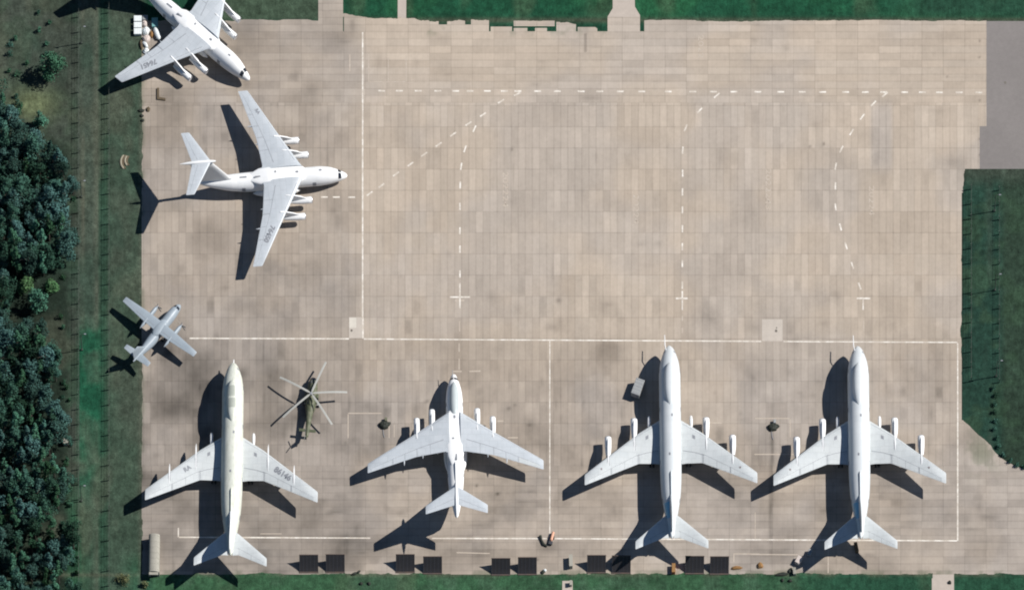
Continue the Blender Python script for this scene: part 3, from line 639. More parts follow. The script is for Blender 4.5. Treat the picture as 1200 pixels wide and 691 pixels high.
def widebody(nose, hd, label, engines=True, body=SHELL, wingm=WINGL, regs=None, probe=True, stars=True):
    off = 27.0
    t = place('airliner', nose, 4.0, hd, off, label=label, cat='aircraft', group='white wide-bodied command aircraft parked nose up')
    B = Body([(0, .03, .03, 3.9), (.4, .55, .55, 4.0), (1.4, 1.25, 1.3, 4.25), (3.2, 1.95, 2.1, 4.6), (6, 2.7, 2.8, 4.9), (9.5, 3.04, 3.04, 5.05), (20, 3.04, 3.04, 5.05), (36, 3.04, 3.04, 5.05), (42, 2.8, 2.85, 5.35),
              (48, 2.0, 2.2, 5.95), (53, 1.05, 1.35, 6.6), (55.6, .5, .7, 7.0), (56.2, .12, .2, 7.1)], off)
    f = B.mesh().build('fuselage', body, t)
    # windshield and doors
    for a in (-1, 1):
        B.patch(2.6, 3.2, a * R(38), a * R(66), .02).build('windscreen', SEAM, t)
        d = MB()
        for s0 in (7.6, 18.5, 33.5, 44.5): B.patch(s0, s0 + 1.1, a * R(72), a * R(108), .02, mb=d)
        d.build_each('door_frame', SEAM, f)
    # dome over the forward fuselage
    D = Body([(7.0, .1, .1, 7.9), (7.8, .9, .75, 7.85), (9.5, 1.5, 1.15, 7.85), (12, 1.72, 1.3, 7.85), (15, 1.65, 1.25, 7.85), (17.6, 1.1, .8, 7.85), (19.2, .15, .1, 7.9)], off)
    dm = D.mesh(24, 24).build('antenna_dome', body, t)
    if regs: 
        D.patch(9.2, 12.3, R(-34), R(24), .02).build('dome_panel', paint('dome_panel_tone', (.38, .40, .35), None, .5), dm)
        D.patch(12.8, 15.4, R(-40), R(34), .02).build('dome_panel', MATS['dome_panel_tone'], dm)
    # spine canoe
    Body([(37.6, .05, .05, 8.1), (38.3, .34, .5, 8.05), (45.5, .34, .62, 7.95), (47.5, .05, .05, 7.9)], off).mesh(12, 16).build('spine_fairing', body, t)
    sm = MB()
    for s0, a in ((21.5, .18), (32.5, -.08)): B.patch(s0, s0 + .7, a - .08, a + .06, .06, 2, 2, sm)
    sm.build_each('blade_antenna', SEAM, t)
    WT = [(2.0, 20.2, 13.2, 3.4, .13), (4.6, 21.9, 11.3, 3.65, .125), (9.0, 24.9, 8.5, 4.15, .115), (24.2, 37.3, 3.1, 6.2, .10)]
    for g in (1, -1):
        wg = Wing(WT, off, g); wo = wg.mesh().build('wing', wingm, t)
        wg.patch(3.4, 8.8, .79, .985, .03).build('flap', wingm, wo); wg.patch(9.3, 16.6, .74, .98, .03).build('flap', wingm, wo); wg.patch(17.0, 23.2, .72, .98, .03).build('aileron', wingm, wo)
        l_ = MB(); wg.patch(3.4, 23.2, .70, .712, .012, mb=l_); wg.patch(3.4, 23.8, .085, .094, .012, ny=12, nc=1, mb=l_)
        for y in (8.9, 9.2, 16.7, 16.9, 13.0): wg.patch(y, y + .07, .70, .985, .034, ny=1, nc=3, mb=l_)
        l_.build_each('control_gap', SEAM, wo)
        wg.patch(6.2, 7.0, .24, .34, .02).build('hatch', SEAM, wo)
        for lat, se, pf in ((10.2, 19.9, 0), (17.6, 25.2, 0)):
            le = wg.row(lat)
            if engines:
                engine(t, g * lat, se, 2.35 + (lat > 12) * .45, 5.4, .98, off, WHITE)
                pylon(t, wg, lat, se + .9, 3.2 + (lat > 12) * .45, WHITE, .5, .36)
            else:
                pylon(t, wg, lat, le[1] - 3.1, 3.3 + (lat > 12) * .5, WHITE, .62, .34)
            rd = MB(); rd.add([], [])
            wg.patch(lat - .30, lat - .19, .03, .52, .03, ny=1, nc=6, mb=rd); rd.build_each('pylon_shade_line', SEAM, wo)  # dark strip paints the pylon ridge's shadow onto the wing skin
        # small equipment pod inboard
        lp = 5.95; pr = [(0, .05), (.3, .33), (1, .46), (2.4, .44), (3.6, .3), (4.4, .08)]
        po = lathe_y(pr, g * lp, off - 19.3, 3.0, 14).build('generator_pod', WHITE, t)
        tp = Wing([(.6, 48.9, 7.2, 6.9, .1), (2.3, 50.2, 5.9, 7.1, .1), (10.15, 57.4, 2.35, 8.2, .09)], off, g); to = tp.mesh().build('tailplane', wingm, t)
        tp.patch(2.4, 9.4, .70, .98, .02).build('elevator', wingm, to); e_ = MB(); tp.patch(2.0, 9.6, .685, .70, .012, mb=e_); tp.patch(5.8, 5.87, .7, .98, .03, ny=1, mb=e_); e_.build_each('control_gap', SEAM, to)
        if stars: star(wo, wg, 19.6, .45, .42)
        if regs:
            wing_text(wo, wg, regs[0 if g > 0 else 1], 14.4 if g > 0 else 12.6, .40, 2.2 if g > 0 else 1.7, R(-34) if g > 0 else R(36))
    F = Wing([(7.0, 40.5, 14.0, 0, .05), (8.2, 43.6, 11.2, 0, .09), (9.4, 46.6, 8.9, 0, .10), (15.7, 55.2, 4.2, 0, .10)], off, 1, True)
    fo = F.mesh().build('tail_fin', body if body is SHELL else WHITE, t)
    for sd in (-1, 1):
        F.patch(9.5, 15.2, .66, .98, .02, sd).build('rudder', WHITE, fo)

    if body is SHELL: B.patch(46.3, 50.8, R(-60), R(-6), .03).build('blue_patch', BLUE, t)  # pale blue patch on the left of the rear fuselage
    # landing gear
    lg = MB().tube([(0, off - 7.5, .5), (0, off - 7.5, 2.6)], .14).build('nose_gear', METAL, t)
    for dx in (-.35, .35): wheel(lg, dx, off - 7.5, .6, .35)
    for x in (-5.2, 0, 5.2):
        lg = MB().tube([(x, off - 31, .6), (x * .8, off - 31, 3.0)], .2).build('main_gear', METAL, t)
        for dx in (-.5, .5):
            for dy in (-.8, .8): wheel(lg, x + dx, off - 31 + dy, .62, .4)
    if probe:
        m = MB().tube([(-.9, off - 2.6, 5.9), (-1.25, off - 1.2, 6.25), (-1.3, off + 1.7, 6.1)], [.09, .13, .1]).build('refuelling_probe', WHITE, t)
    else: MB().tube([(0, off - .3, 4.1), (.1, off + .7, 4.2)], [.22, .1]).build('nose_boom', WHITE, t)
    return t
widebody((784.2, 404.5), .7, 'white four-engined airliner with dome, parked beside the small grey box trailer', probe=True)
widebody((1005.0, 405), .8, 'rightmost white four-engined airliner with dome, parked beside the dark green grass patch', probe=True)
widebody((273.6, 424.5), -.8, 'cream stained airliner with dome and no engines, 86146 on its wing, beside the helicopter', engines=False, body=CREAM, wingm=WINGL, regs=('86146', 'RA'), probe=False, stars=False)

def transport(nose, hd, label, variant=0, reg=None, regl=None, s=1.0):
    off = 21.0
    t = place('cargo_aircraft', nose, 2.7, hd, off, label=label, cat='aircraft', group='high-winged four-engined aircraft with T-tails')
    B = Body([(0, .05, .05, 2.6), (.35, .55, .55, 2.65), (1.3, 1.0, 1.05, 2.75), (3.2, 1.6, 1.85, 3.1), (5.6, 2.15, 2.3, 3.4), (8.5, 2.4, 2.42, 3.5), (14, 2.4, 2.42, 3.5), (27, 2.4, 2.42, 3.5), (32, 2.15, 2.15, 3.85),
              (37, 1.45, 1.5, 4.45), (40.3, .8, .85, 4.95), (41.8, .35, .4, 5.2), (42, .1, .12, 5.25)], off)
    f = B.mesh().build('fuselage', WHITE, t)
    for a in (-1, 1):
        B.patch(1.75, 2.6, a * R(5), a * R(66), .03).build('windscreen', GLASS, t)
        d = MB()
        for s0 in (9.0, 29.0): B.patch(s0, s0 + 1.0, a * R(68), a * R(100), .02, mb=d)
        d.build_each('door_frame', SEAM, f)
        # wheel sponsons
        Body([(13.5, .05, .1, 1.6), (15, .7, .9, 1.7), (18, .95, 1.15, 1.75), (23, .95, 1.15, 1.75), (25.5, .6, .8, 1.8), (27, .05, .1, 1.9)], off)
        sp_ = MB(); SB = Body([(13.5, .05, .1, 1.6), (15, .7, .9, 1.7), (18, .95, 1.15, 1.75), (23, .95, 1.15, 1.75), (25.5, .6, .8, 1.8), (27, .05, .1, 1.9)], off)
        sp_ = SB.mesh(16, 24); sp_.v = [(x + a * 2.35, y, z) for x, y, z in sp_.v]; sp_.build('wheel_fairing', WHITE, t)
    # wing centre fairing
    C = MB(); rings = []
    for s0, w_, h in ((11.4, .3, .1), (12.2, 1.7, .75), (13.6, 2.55, 1.1), (17, 2.75, 1.25), (22, 2.7, 1.22), (25, 2.3, .95), (27.4, 1.2, .45), (29.5, .2, .1)):
        rings.append([Vector((w_ * math.copysign(abs(math.cos(a)) ** .6, math.cos(a)), off - s0, 5.35 + h * math.copysign(abs(math.sin(a)) ** .6, math.sin(a)))) for a in (2 * math.pi * k / 28 for k in range(28))])
    C.loft(rings); cf = C.build('wing_fairing', WHITE, t)
    q = MB(); q.box((0, off - 14.2, 6.5), (.5, .8, .14)).box((.3, off - 25.4, 6.27), (.35, 1.6, .2)).box((-.5, off - 20.3, 6.62), (.5, .4, .08)); q.build_each('air_intake', SEAM, cf)
    if variant:
        D = Body([(3.6, .05, .05, 5.2), (4.6, .75, .8, 5.15), (6.8, 1.25, 1.25, 5.3), (10.5, 1.35, 1.35, 5.4), (12.5, 1.2, 1.3, 5.4), (13.6, .9, 1.0, 5.3)], off)
        D.mesh(22, 20).build('antenna_dome', paint('dome_grey', (.43, .47, .47), (.36, .40, .40), .45), t)
        Body([(26.4, .05, .1, 5.8), (27.2, .3, .5, 5.9), (31.5, .3, .5, 5.8), (33, .05, .05, 5.7)], off).mesh(12, 14).build('spine_fairing', WHITE, t)
    else:
        m = MB(); B.patch(7.2, 7.9, R(-12), R(-2), .1, 2, 2, m); B.patch(28.5, 30.4, R(-6), R(3), .12, 2, 2, m); m.build_each('roof_antenna', SEAM, t)
    WT = [(1.6, 12.6, 11.6, 6.15, .13), (2.8, 13.4, 10.4, 6.12, .13), (11.0, 18.3, 6.6, 5.75, .12), (24.7, 26.1, 2.7, 5.1, .10)]
    for g in (1, -1):
        wg = Wing(WT, off, g); wo = wg.mesh().build('wing', TRANS, t)
        wg.patch(3.2, 10.6, .76, .985, .03).build('flap', TRANS, wo); wg.patch(11.2, 17.5, .72, .98, .03).build('flap', TRANS, wo)
        wg.patch(18.0, 23.8, .70, .98, .035).build('aileron', WINGL if (variant and g > 0) else TRANS, wo)
        l_ = MB(); wg.patch(3.2, 23.8, .675, .69, .012, mb=l_); wg.patch(3.2, 24.0, .09, .10, .012, ny=12, nc=1, mb=l_)
        for y in (10.8, 17.7, 7.0, 14.2): wg.patch(y, y + .08, .69, .985, .034, ny=1, nc=3, mb=l_)
        l_.build_each('control_gap', SEAM, wo)
        for lat, sf, z in ((6.4, 10.5, 3.3), (10.75, 12.8, 3.15)):
            engine(t, g * lat, sf, z, 6.0, .86, off, WHITE); pylon(t, wg, lat, sf + 1.3, z + .5, WHITE, .3, .3)
        for y in (5.0, 9.2, 14.5): 
            r_ = wg.row(y); lathe_y([(0, .04), (.5, .2), (1.8, .22), (2.8, .04)], g * y, off - r_[1] - r_[2] * .72, r_[3] - .22, 10).build('flap_track_fairing', TRANS, wo)
        tp = Wing([(.15, 38.4, 5.3, 14.8, .1), (8.6, 43.7, 2.4, 14.65, .09)], off, g); to = tp.mesh().build('tailplane', TRANS, t)
        tp.patch(.8, 8.2, .68, .98, .02).build('elevator', TRANS, to); e_ = MB(); tp.patch(.8, 8.3, .66, .675, .012, mb=e_); e_.build_each('control_gap', SEAM, to)
        if reg and g > 0: wing_text(wo, wg, reg, 16.4, .42, 1.95, R(-31))
        if regl and g < 0: wing_text(wo, wg, regl, 18.4, .30, 1.25, R(31))
    F = Wing([(5.2, 29.6, 12.4, 0, .05), (6.4, 33.0, 9.6, 0, .09), (14.8, 38.4, 6.0, 0, .10)], off, 1, True)
    fo = F.mesh().build('tail_fin', WHITE, t)
    for sd in (-1, 1): F.patch(6.6, 13.2, .68, .98, .02, sd).build('rudder', WHITE, fo)
    lathe_y([(0, .03), (.5, .26), (2, .42), (5, .5), (8, .36), (10.3, .04)], 0, off - 36.9, 14.85, 16).build('tail_bullet', WHITE, t)
    lg = MB().tube([(0, off - 6.6, .5), (0, off - 6.6, 1.5)], .14).build('nose_gear', METAL, t)
    for dx in (-.75, -.3, .3, .75): wheel(lg, dx, off - 6.6, .5, .3)
    for x in (-2.3, 2.3):
        for s0 in (18.5, 21.5):
            lg = MB().tube([(x, off - s0, .6), (x, off - s0, 1.4)], .18).build('main_gear', METAL, t)
            for dx in (-.8, -.3, .3, .8): wheel(lg, x + dx, off - s0, .62, .3)
    if variant: MB().tube([(-.3, off - 1.5, 3.9), (-.35, off + .5, 4.0)], [.1, .06]).build('nose_boom', SEAM, t)
    return t
transport((531.6, 438), 1.2, 'white T-tailed aircraft with grey dome behind its nose, parked nose up between the airliners', 1)
transport((407, 205.5), -90 + 4.9 - 0.0, 'white T-tailed cargo aircraft parked nose right above the small turboprop', 0, '76450', 'RA')
transport((292.5, 93.5), -130, 'white cargo aircraft cut off by the top edge, nose pointing down right', 0, '76451', 'RA')

# ------------------------------------------------------------------ twin turboprop
def turboprop():
    off = 10.0
    t = place('turboprop', (211.4, 356.5), 2.2, -38.0, off, label='small light grey twin-propeller aircraft with high straight wings at the apron edge', cat='aircraft')
    B = Body([(0, .04, .04, 2.0), (.4, .5, .5, 2.1), (1.4, .95, 1.0, 2.3), (3.0, 1.28, 1.3, 2.5), (5, 1.4, 1.4, 2.55), (13, 1.4, 1.4, 2.55), (16.5, 1.0, 1.1, 2.9), (19.5, .5, .65, 3.35), (21.6, .12, .2, 3.7)], off)
    f = B.mesh(28, 40).build('fuselage', LITE, t)
    for a in (-1, 1): B.patch(1.3, 2.1, a * R(6), a * R(60), .02).build('windscreen', GLASS, t)
    C = Body([(6.6, .1, .1, 3.8), (7.6, 1.1, .45, 3.75), (9.2, 1.35, .6, 3.75), (11, 1.2, .5, 3.75), (12.6, .2, .1, 3.8)], off).mesh(20, 16).build('wing_fairing', LITE, t)
    for g in (1, -1):
        wg = Wing([(.3, 7.9, 3.1, 4.0, .13), (4.5, 7.95, 2.95, 4.02, .13), (12.6, 8.55, 1.6, 4.05, .11)], off, g); wo = wg.mesh().build('wing', LITE, t)
        wg.patch(1.6, 7.6, .74, .98, .025).build('flap', LITE, wo); wg.patch(8.0, 12.2, .72, .98, .03).build('aileron', LITE, wo)
        l_ = MB(); wg.patch(1.6, 12.2, .70, .73, .012, mb=l_); l_.build_each('control_gap', SEAM, wo)
        na = Body([(5.2, .2, .2, 3.45), (5.6, .42, .5, 3.45), (6.8, .55, .7, 3.4), (9.5, .52, .75, 3.45), (12, .3, .45, 3.6), (13, .05, .05, 3.7)], off).mesh(16, 20); na.v = [(x + g * 4.3, y, z) for x, y, z in na.v]
        e = na.build('engine', LITE, t)
        pb = MB(); 
        for k in range(6):
            a = R(60 * k + 20); u = Vector((math.cos(a), 0, math.sin(a))); c = Vector((g * 4.3, off - 5.05, 3.45)); v = Vector((-math.sin(a), .5, math.cos(a))).normalized()
            rings = []
            for r_, cw in ((.15, .08), (.7, .16), (1.35, .15), (1.8, .07)):
                p = c + u * r_; rings.append([p - v * cw, p + Vector((0, .03, 0)), p + v * cw, p - Vector((0, .03, 0))])
            pb.loft(rings)
        pb.build('propeller', BLADE, e); lathe_y([(-.5, .03), (-.2, .16), (.15, .24)], g * 4.3, off - 5.05, 3.45, 12).build('spinner', METAL, e)
        tp = Wing([(.2, 18.2, 2.3, 3.6, .1), (4.2, 19.0, 1.35, 4.1, .09)], off, g); to = tp.mesh().build('tailplane', LITE, t)
        tp.patch(.6, 4.0, .68, .98, .02).build('elevator', LITE, to)
        lg = MB().tube([(g * 1.6, off - 10.2, .5), (g * 1.3, off - 10.2, 1.6)], .12).build('main_gear', METAL, t)
        for dx in (-.2, .2): wheel(lg, g * 1.6 + dx, off - 10.2, .45, .28)
    F = Wing([(3.4, 14.4, 6.4, 0, .05), (4.3, 16.6, 4.6, 0, .1), (8.1, 19.4, 2.2, 0, .1)], off, 1, True); fo = F.mesh().build('tail_fin', LITE, t)
    F.patch(4.5, 7.9, .62, .98, .02).build('rudder', LITE, fo)
    lg = MB().tube([(0, off - 2.8, .4), (0, off - 2.8, 1.6)], .1).build('nose_gear', METAL, t); wheel(lg, 0, off - 2.8, .38, .24)
turboprop()

# ------------------------------------------------------------------ helicopter
def helicopter():
    off = 6.0
    hub = P(364.7, 460.4, 4.4); hd = R(-6.5); t = empty('helicopter', (hub.x, hub.y, 0), hd, label='green camouflaged helicopter with five drooping rotor blades, parked between two big aircraft', cat='helicopter')
    B = Body([(0, .25, .3, 1.35), (.4, .85, .85, 1.5), (1.4, 1.18, 1.15, 1.65), (3, 1.4, 1.3, 1.75), (8.4, 1.4, 1.3, 1.75), (10, 1.1, 1.05, 2.0), (11.6, .85, .8, 2.35), (17.2, .45, .42, 2.7), (17.6, .1, .12, 2.75)], off)
    f = B.mesh(24, 40).build('fuselage', OLIVE, t)
    B.patch(.25, 1.3, R(-75), R(75), .02).build('windscreen', GLASS, t)
    Body([(2.2, .2, .2, 3.0), (2.6, .62, .5, 3.05), (5.0, .8, .6, 3.1), (7.6, .6, .5, 3.05), (9.2, .1, .1, 2.8)], off).mesh(18, 20).build('engine_cowling', OLIVE, t)
    for g in (-1, 1):
        lathe_y([(0, .2), (-.0, .3), (.25, .34), (.9, .3)], g * .42, off - 1.9, 3.05, 14).build('intake', DARK, t)
        lathe_y([(0, .05), (.2, .38), (2.6, .4), (3, .1)], g * 1.6, off - 4.3, 1.35, 14).build('fuel_tank', OLIVE, t)
        w = MB(); w.box((g * 1.2, off - 15.6, 2.6), (2.3, .75, .1)); w.build('stabiliser', OLIVE, t)
        m = MB().tube([(g * 1.1, off - 7.0, 1.0), (g * 2.2, off - 7.0, .45)], .08).build('main_gear', METAL, t); wheel(m, g * 2.25, off - 7.0, .43, .24)
    m = MB().tube([(0, off - 2.2, .3), (0, off - 2.2, .9)], .08).build('nose_gear', METAL, t); wheel(m, .15, off - 2.2, .3, .15); wheel(m, -.15, off - 2.2, .3, .15)
    F = Wing([(2.6, 16.2, 1.8, 0, .12), (4.3, 17.6, 1.1, 0, .12)], off, 1, True); F.mesh().build('tail_fin', OLIVE, t)
    tr = MB()
    for k in range(3):
        a = R(120 * k + 25); c = Vector((-.45, off - 18.1, 4.1)); u = Vector((0, math.cos(a), math.sin(a))); v = Vector((0, -math.sin(a), math.cos(a)))
        tr.add([c + u * .1 - v * .13, c + u * 1.9 - v * .13, c + u * 1.9 + v * .13, c + u * .1 + v * .13] + [q + Vector((.04, 0, 0)) for q in (c + u * .1 - v * .13, c + u * 1.9 - v * .13, c + u * 1.9 + v * .13, c + u * .1 + v * .13)],
               [(0, 1, 2, 3), (7, 6, 5, 4), (0, 1, 5, 4), (1, 2, 6, 5), (2, 3, 7, 6), (3, 0, 4, 7)])
    tr.tube([(-.5, off - 18.1, 4.1), (0, off - 18.1, 4.1)], .12); tr.build('tail_rotor', BLADE, t)
    h = MB(); h.tube([(0, 0, 3.3), (0, 0, 4.3)], .16); h.tube([(0, 0, 4.15), (0, 0, 4.5)], [.42, .3], 12); ho = h.build('rotor_hub', METAL, t)
    for ang in (65.9, 4.5, -55, 218, 150.5):
        a = R(ang) - hd; u = Vector((math.cos(a), math.sin(a), 0)); v = Vector((-u.y, u.x, 0)); rings = []
        for i in range(13):
            r_ = .3 + 9.9 * i / 12; z = 4.38 + .04 * r_ - .0125 * r_ * r_; cw = .10 if i == 0 else .28; p = u * r_ + Vector((0, 0, z))
            rings.append([p - v * cw, p + Vector((0, 0, .04)), p + v * cw, p - Vector((0, 0, .03))])
        MB().loft(rings).build('rotor_blade', BLADE, t)
helicopter()

# ------------------------------------------------------------------ blast deflectors : high edge towards the aircraft
def deflector(x0, y0, y1, label):
    wd = 22.0 / S; zt = 3.3; c0 = P(x0, y0, zt); c1 = P(x0, y1, 0); dep = c0.y - c1.y
    t = empty('blast_deflector', (c1.x + wd / 2, c1.y + dep / 2, 0), 0, label=label, cat='blast deflector', group='dark blast deflectors along the lower apron edge')
    m = MB(); n = 6; h = wd / 2; 
    prof = [(-dep / 2 + dep * i / n, zt * (i / n) ** 1.15) for i in range(n + 1)]
    rings = [[Vector((-h, y, z + .03)), Vector((h, y, z + .03)), Vector((h, y + .08, z - .05)), Vector((-h, y + .08, z - .05))] for y, z in prof]
    m.loft(rings).build('screen', DEFL, t)
    for k in range(6):
        r_ = MB(); x = -h + wd * (k + .0) / 5; x = min(max(x, -h + .06), h - .06)
        r_.loft([[Vector((x - .05, y, z + .09)), Vector((x + .05, y, z + .09)), Vector((x + .05, y, z + .02)), Vector((x - .05, y, z + .02))] for y, z in prof]); r_.build('rib', SEAM if k == 9 else DARK, t)
    for x in (-h + .1, -h / 3, h / 3, h - .1):
        MB().tube([(x, dep / 2 + .0, zt - .1), (x, dep / 2, 0)], .09).tube([(x, dep / 2, .1), (x, -dep / 2 + .4, .1)], .08).build('brace', DARK, t)
    MB().box((0, dep / 2 + .05, zt + .06), (wd + .1, .22, .16)).build('top_beam', RUSTD, t, bevel=.02, smooth=False)
    MB().box((0, -dep / 2 - .1, .1), (wd + .1, .3, .2)).build('foot_beam', RUSTD, t, bevel=.02, smooth=False)
    for g in (-1, 1):
        MB().add([(g * (h - .03), -dep / 2 + .1, .02), (g * (h - .03), dep / 2, .02), (g * (h - .03), dep / 2, zt - .1), (g * (h - .09), -dep / 2 + .1, .02), (g * (h - .09), dep / 2, .02), (g * (h - .09), dep / 2, zt - .1)],
                 [(0, 1, 2), (5, 4, 3), (0, 1, 4, 3), (1, 2, 5, 4), (2, 0, 3, 5)]).build('side_plate', DEFL, t)
for x0, y0, y1, lb in ((351, 650, 670, 'dark blast deflector between the engineless airliner and the T-tailed aircraft, left of its pair'), (382, 649.5, 670, 'dark blast deflector between the engineless airliner and the T-tailed aircraft, right of its pair'),
        (464, 649.5, 670, 'dark blast deflector touched by the T-tail shadow, left of its pair'), (496, 652, 671.5, 'dark blast deflector below the T-tailed aircraft, right of its pair'),
        (576, 654, 673, 'dark blast deflector left of the orange trolley, left of its pair'), (607, 653, 672.5, 'dark blast deflector just below the orange trolley, right of its pair'),
        (688, 650.5, 670.5, 'dark blast deflector left of the airliner tail shadow, next to the narrow path'), (717, 651, 671, 'dark blast deflector lying in the tail shadow of the airliner'),
        (803, 651.5, 671.5, 'dark blast deflector right of the orange cabinet, left of its pair'), (832, 652, 672, 'dark blast deflector beside the rusty drum, last one on the right')):
    deflector(x0, y0, y1, lb)

# ------------------------------------------------------------------ sheds, trailers, boxes
def hut():
    c = P(180.5, 646.5, 2.9); t = empty('long_shelter', (c.x, c.y, 0), R(-1), label='long pale beige shelter with rounded roof at the lower left apron corner', cat='shelter')
    L, w_ = 10.6, 3.1; rings = []
    for y in np.linspace(-L / 2, L / 2, 9):
        rings.append([Vector((-w_ / 2, y, 0)), *[Vector((w_ / 2 * -math.cos(a), y, 2.1 + .85 * math.sin(a))) for a in np.linspace(0, math.pi, 9)], Vector((w_ / 2, y, 0))])
    MB().loft(rings).build('shell', CONCB, t)
    for y in np.linspace(-L / 2 + .6, L / 2 - .6, 7):
        MB().loft([[Vector((-w_ / 2 - .02, y + d, 0)), *[Vector(((w_ / 2 + .04) * -math.cos(a), y + d, 2.1 + .89 * math.sin(a))) for a in np.linspace(0, math.pi, 9)], Vector((w_ / 2 + .02, y + d, 0))] for d in (-.05, .05)]).build('roof_band', CONCB, t)
    MB().box((0, -L / 2 - .03, 1.1), (1.9, .05, 2.1)).build('door', DARK, t)
    MB().box((0, -L / 2 - .4, 1.35 + 1.1), (2.6, .8, .06)).build('canopy', CONCB, t)
hut()
def trailer():
    c = P(747.5, 452.5, 2.5); t = empty('box_trailer', (c.x, c.y, 0), R(-20), label='grey box-bodied trailer standing in the shadow beside the airliner nose', cat='trailer')
    b = MB().box((0, 0, 1.62), (2.5, 4.6, 1.8)).build('body', BOXG, t, bevel=.06, smooth=False)
    m = MB()
    for k in range(5): m.box((0, -1.9 + k * .95, 2.54), (2.3, .07, .05))
    m.build_each('roof_rib', SEAM, b, smooth=False)
    MB().box((0, -2.32, 1.5), (1.6, .05, 1.5)).build('rear_door', SEAM, t)
    MB().box((0, 0, .62), (2.2, 4.4, .18)).build('chassis', DARK, t); MB().tube([(-.7, 2.2, .6), (0, 3.5, .5), (.7, 2.2, .6)], .07).build('tow_bar', DARK, t)
    for x in (-1.05, 1.05):
        for y in (-1.4, 1.4): wheel(t, x, y, .42, .26)
trailer()
def crate(px, py, w_, l_, h, rz, m, name, label, cat, group=None, slats=True):
    c = P(px, py, h); t = empty(name, (c.x, c.y, 0), R(rz), label=label, cat=cat, group=group)
    b = MB().box((0, 0, h / 2 + .06), (w_, l_, h - .12)).build('body', m, t, bevel=.06, smooth=False)
    q = MB().box((0, 0, h + .01), (w_ + .05, l_ + .05, .05)).build('lid', m, t, bevel=.015, smooth=False)
    if slats:
        s_ = MB()
        for k in (-1, 0, 1): s_.box((k * w_ * .33, 0, h + .05), (.07, l_ * .95, .04))
        s_.build_each('lid_rib', m, q, smooth=False)
    f = MB().box((-w_ * .35, 0, .05), (.12, l_ * .9, .1)).box((w_ * .35, 0, .05), (.12, l_ * .9, .1)); f.build_each('skid', DARK, t)
crate(161.5, 21.7, 2.15, 1.5, 1.0, 0, BOXW, 'storage_box', 'white storage box under the cargo aircraft wing, topmost of three', 'box', 'three white boxes on the grass')
crate(161.5, 29.2, 2.15, 1.5, .95, 0, BOXW, 'storage_box', 'slightly duller white storage box, middle of three on the grass', 'box', 'three white boxes on the grass')
crate(161.5, 36.6, 2.15, 1.6, 1.0, 1, BOXW, 'storage_box', 'white storage box nearest the wing tip, lowest of three', 'box', 'three white boxes on the grass')
crate(181.5, 26, 1.7, 2.4, 1.2, 3, TEAL, 'equipment_box', 'teal box in the shadow of the cropped cargo aircraft', 'box')
crate(170, 20.5, 1.5, 1.2, .9, 0, BOXG, 'equipment_box', 'grey box in shadow right of the white boxes', 'box')
crate(77, 516, 1.3, 1.3, 1.6, 5, PEACH if False else CONCB, 'guard_booth', 'small pale booth at the edge of the wood', 'booth')
def lump(px, py, rx, ry, h, rz, m, name, label, cat, group=None, seed=0, extra=None):
    r_ = random.Random(seed); c = P(px, py, h * .5); t = MB(); n = 18; rings = []
    ph = [r_.random() * 6.28 for _ in range(4)]
    for i in range(8):
        a = i / 7 * math.pi / 2; k = math.cos(a) ** .7 if i < 7 else .03; z = h * math.sin(a)
        rings.append([Vector((rx * k * (1 + .13 * math.sin(3 * q + ph[0]) + .07 * math.sin(7 * q + ph[1] + z * 2)) * math.cos(q), ry * k * (1 + .13 * math.sin(2 * q + ph[2]) + .07 * math.sin(5 * q + ph[3])) * math.sin(q), z * (1 + .08 * math.sin(4 * q + ph[2])) + .02)) for q in (2 * math.pi * j / n for j in range(n))])
    t.loft(rings); o = t.build(name, m, None, loc=(c.x, c.y, 0), rz=R(rz)); tag(o, label, cat, group); return o
lump(169.5, 27.5, .75, .9, .9, 20, TARPP, 'tarp_heap', 'small pinkish covered heap beside the topmost white box', 'heap', 'pale covered heaps under the wing', 1)
lump(171, 36, 1.05, 1.2, 1.2, 0, BOXW, 'tarp_heap', 'large pale covered heap right of the lowest white box', 'heap', 'pale covered heaps under the wing', 2)
lump(171.5, 45, 1.1, 1.1, .9, 40, TARPP, 'tarp_heap', 'pinkish covered heap halfway between white boxes and wing', 'heap', 'pale covered heaps under the wing', 3)
lump(170, 52, .55, 1.2, .7, 40, BOXW, 'tarp_heap', 'narrow slanting pale heap above the wing edge', 'heap', 'pale covered heaps under the wing', 4)
lump(171.5, 59.5, .9, .8, .8, 0, BOXW, 'tarp_heap', 'pale heap touching the wing edge of the cropped aircraft', 'heap', 'pale covered heaps under the wing', 5)
lump(165.5, 52, .5, 1.4, .6, 0, BROWN, 'brown_heap', 'dark brown low heap on the grass edge left of the pale heaps', 'heap', None, 6)
lump(177.5, 40, .5, .9, .8, 0, RUST, 'rusty_drum', 'rusty brown drum lying between the pale heap and white canopy', 'drum', None, 7)
# slender white canopy (boat-shaped cover)
c = P(184, 38, 1.1); t = empty('engine_cover', (c.x, c.y, 0), R(22), label='long white rounded cover lying below the teal box', cat='cover')
Body([(-1.9, .05, .05, .6), (-1.5, .5, .45, .6), (0, .8, .62, .62), (1.5, .65, .5, .6), (1.9, .1, .1, .6)], 0).mesh(16, 14).build('shell', BOXW, t)
MB().box((0, 0, .12), (.9, 3.0, .2)).build_each('skid', DARK, t)
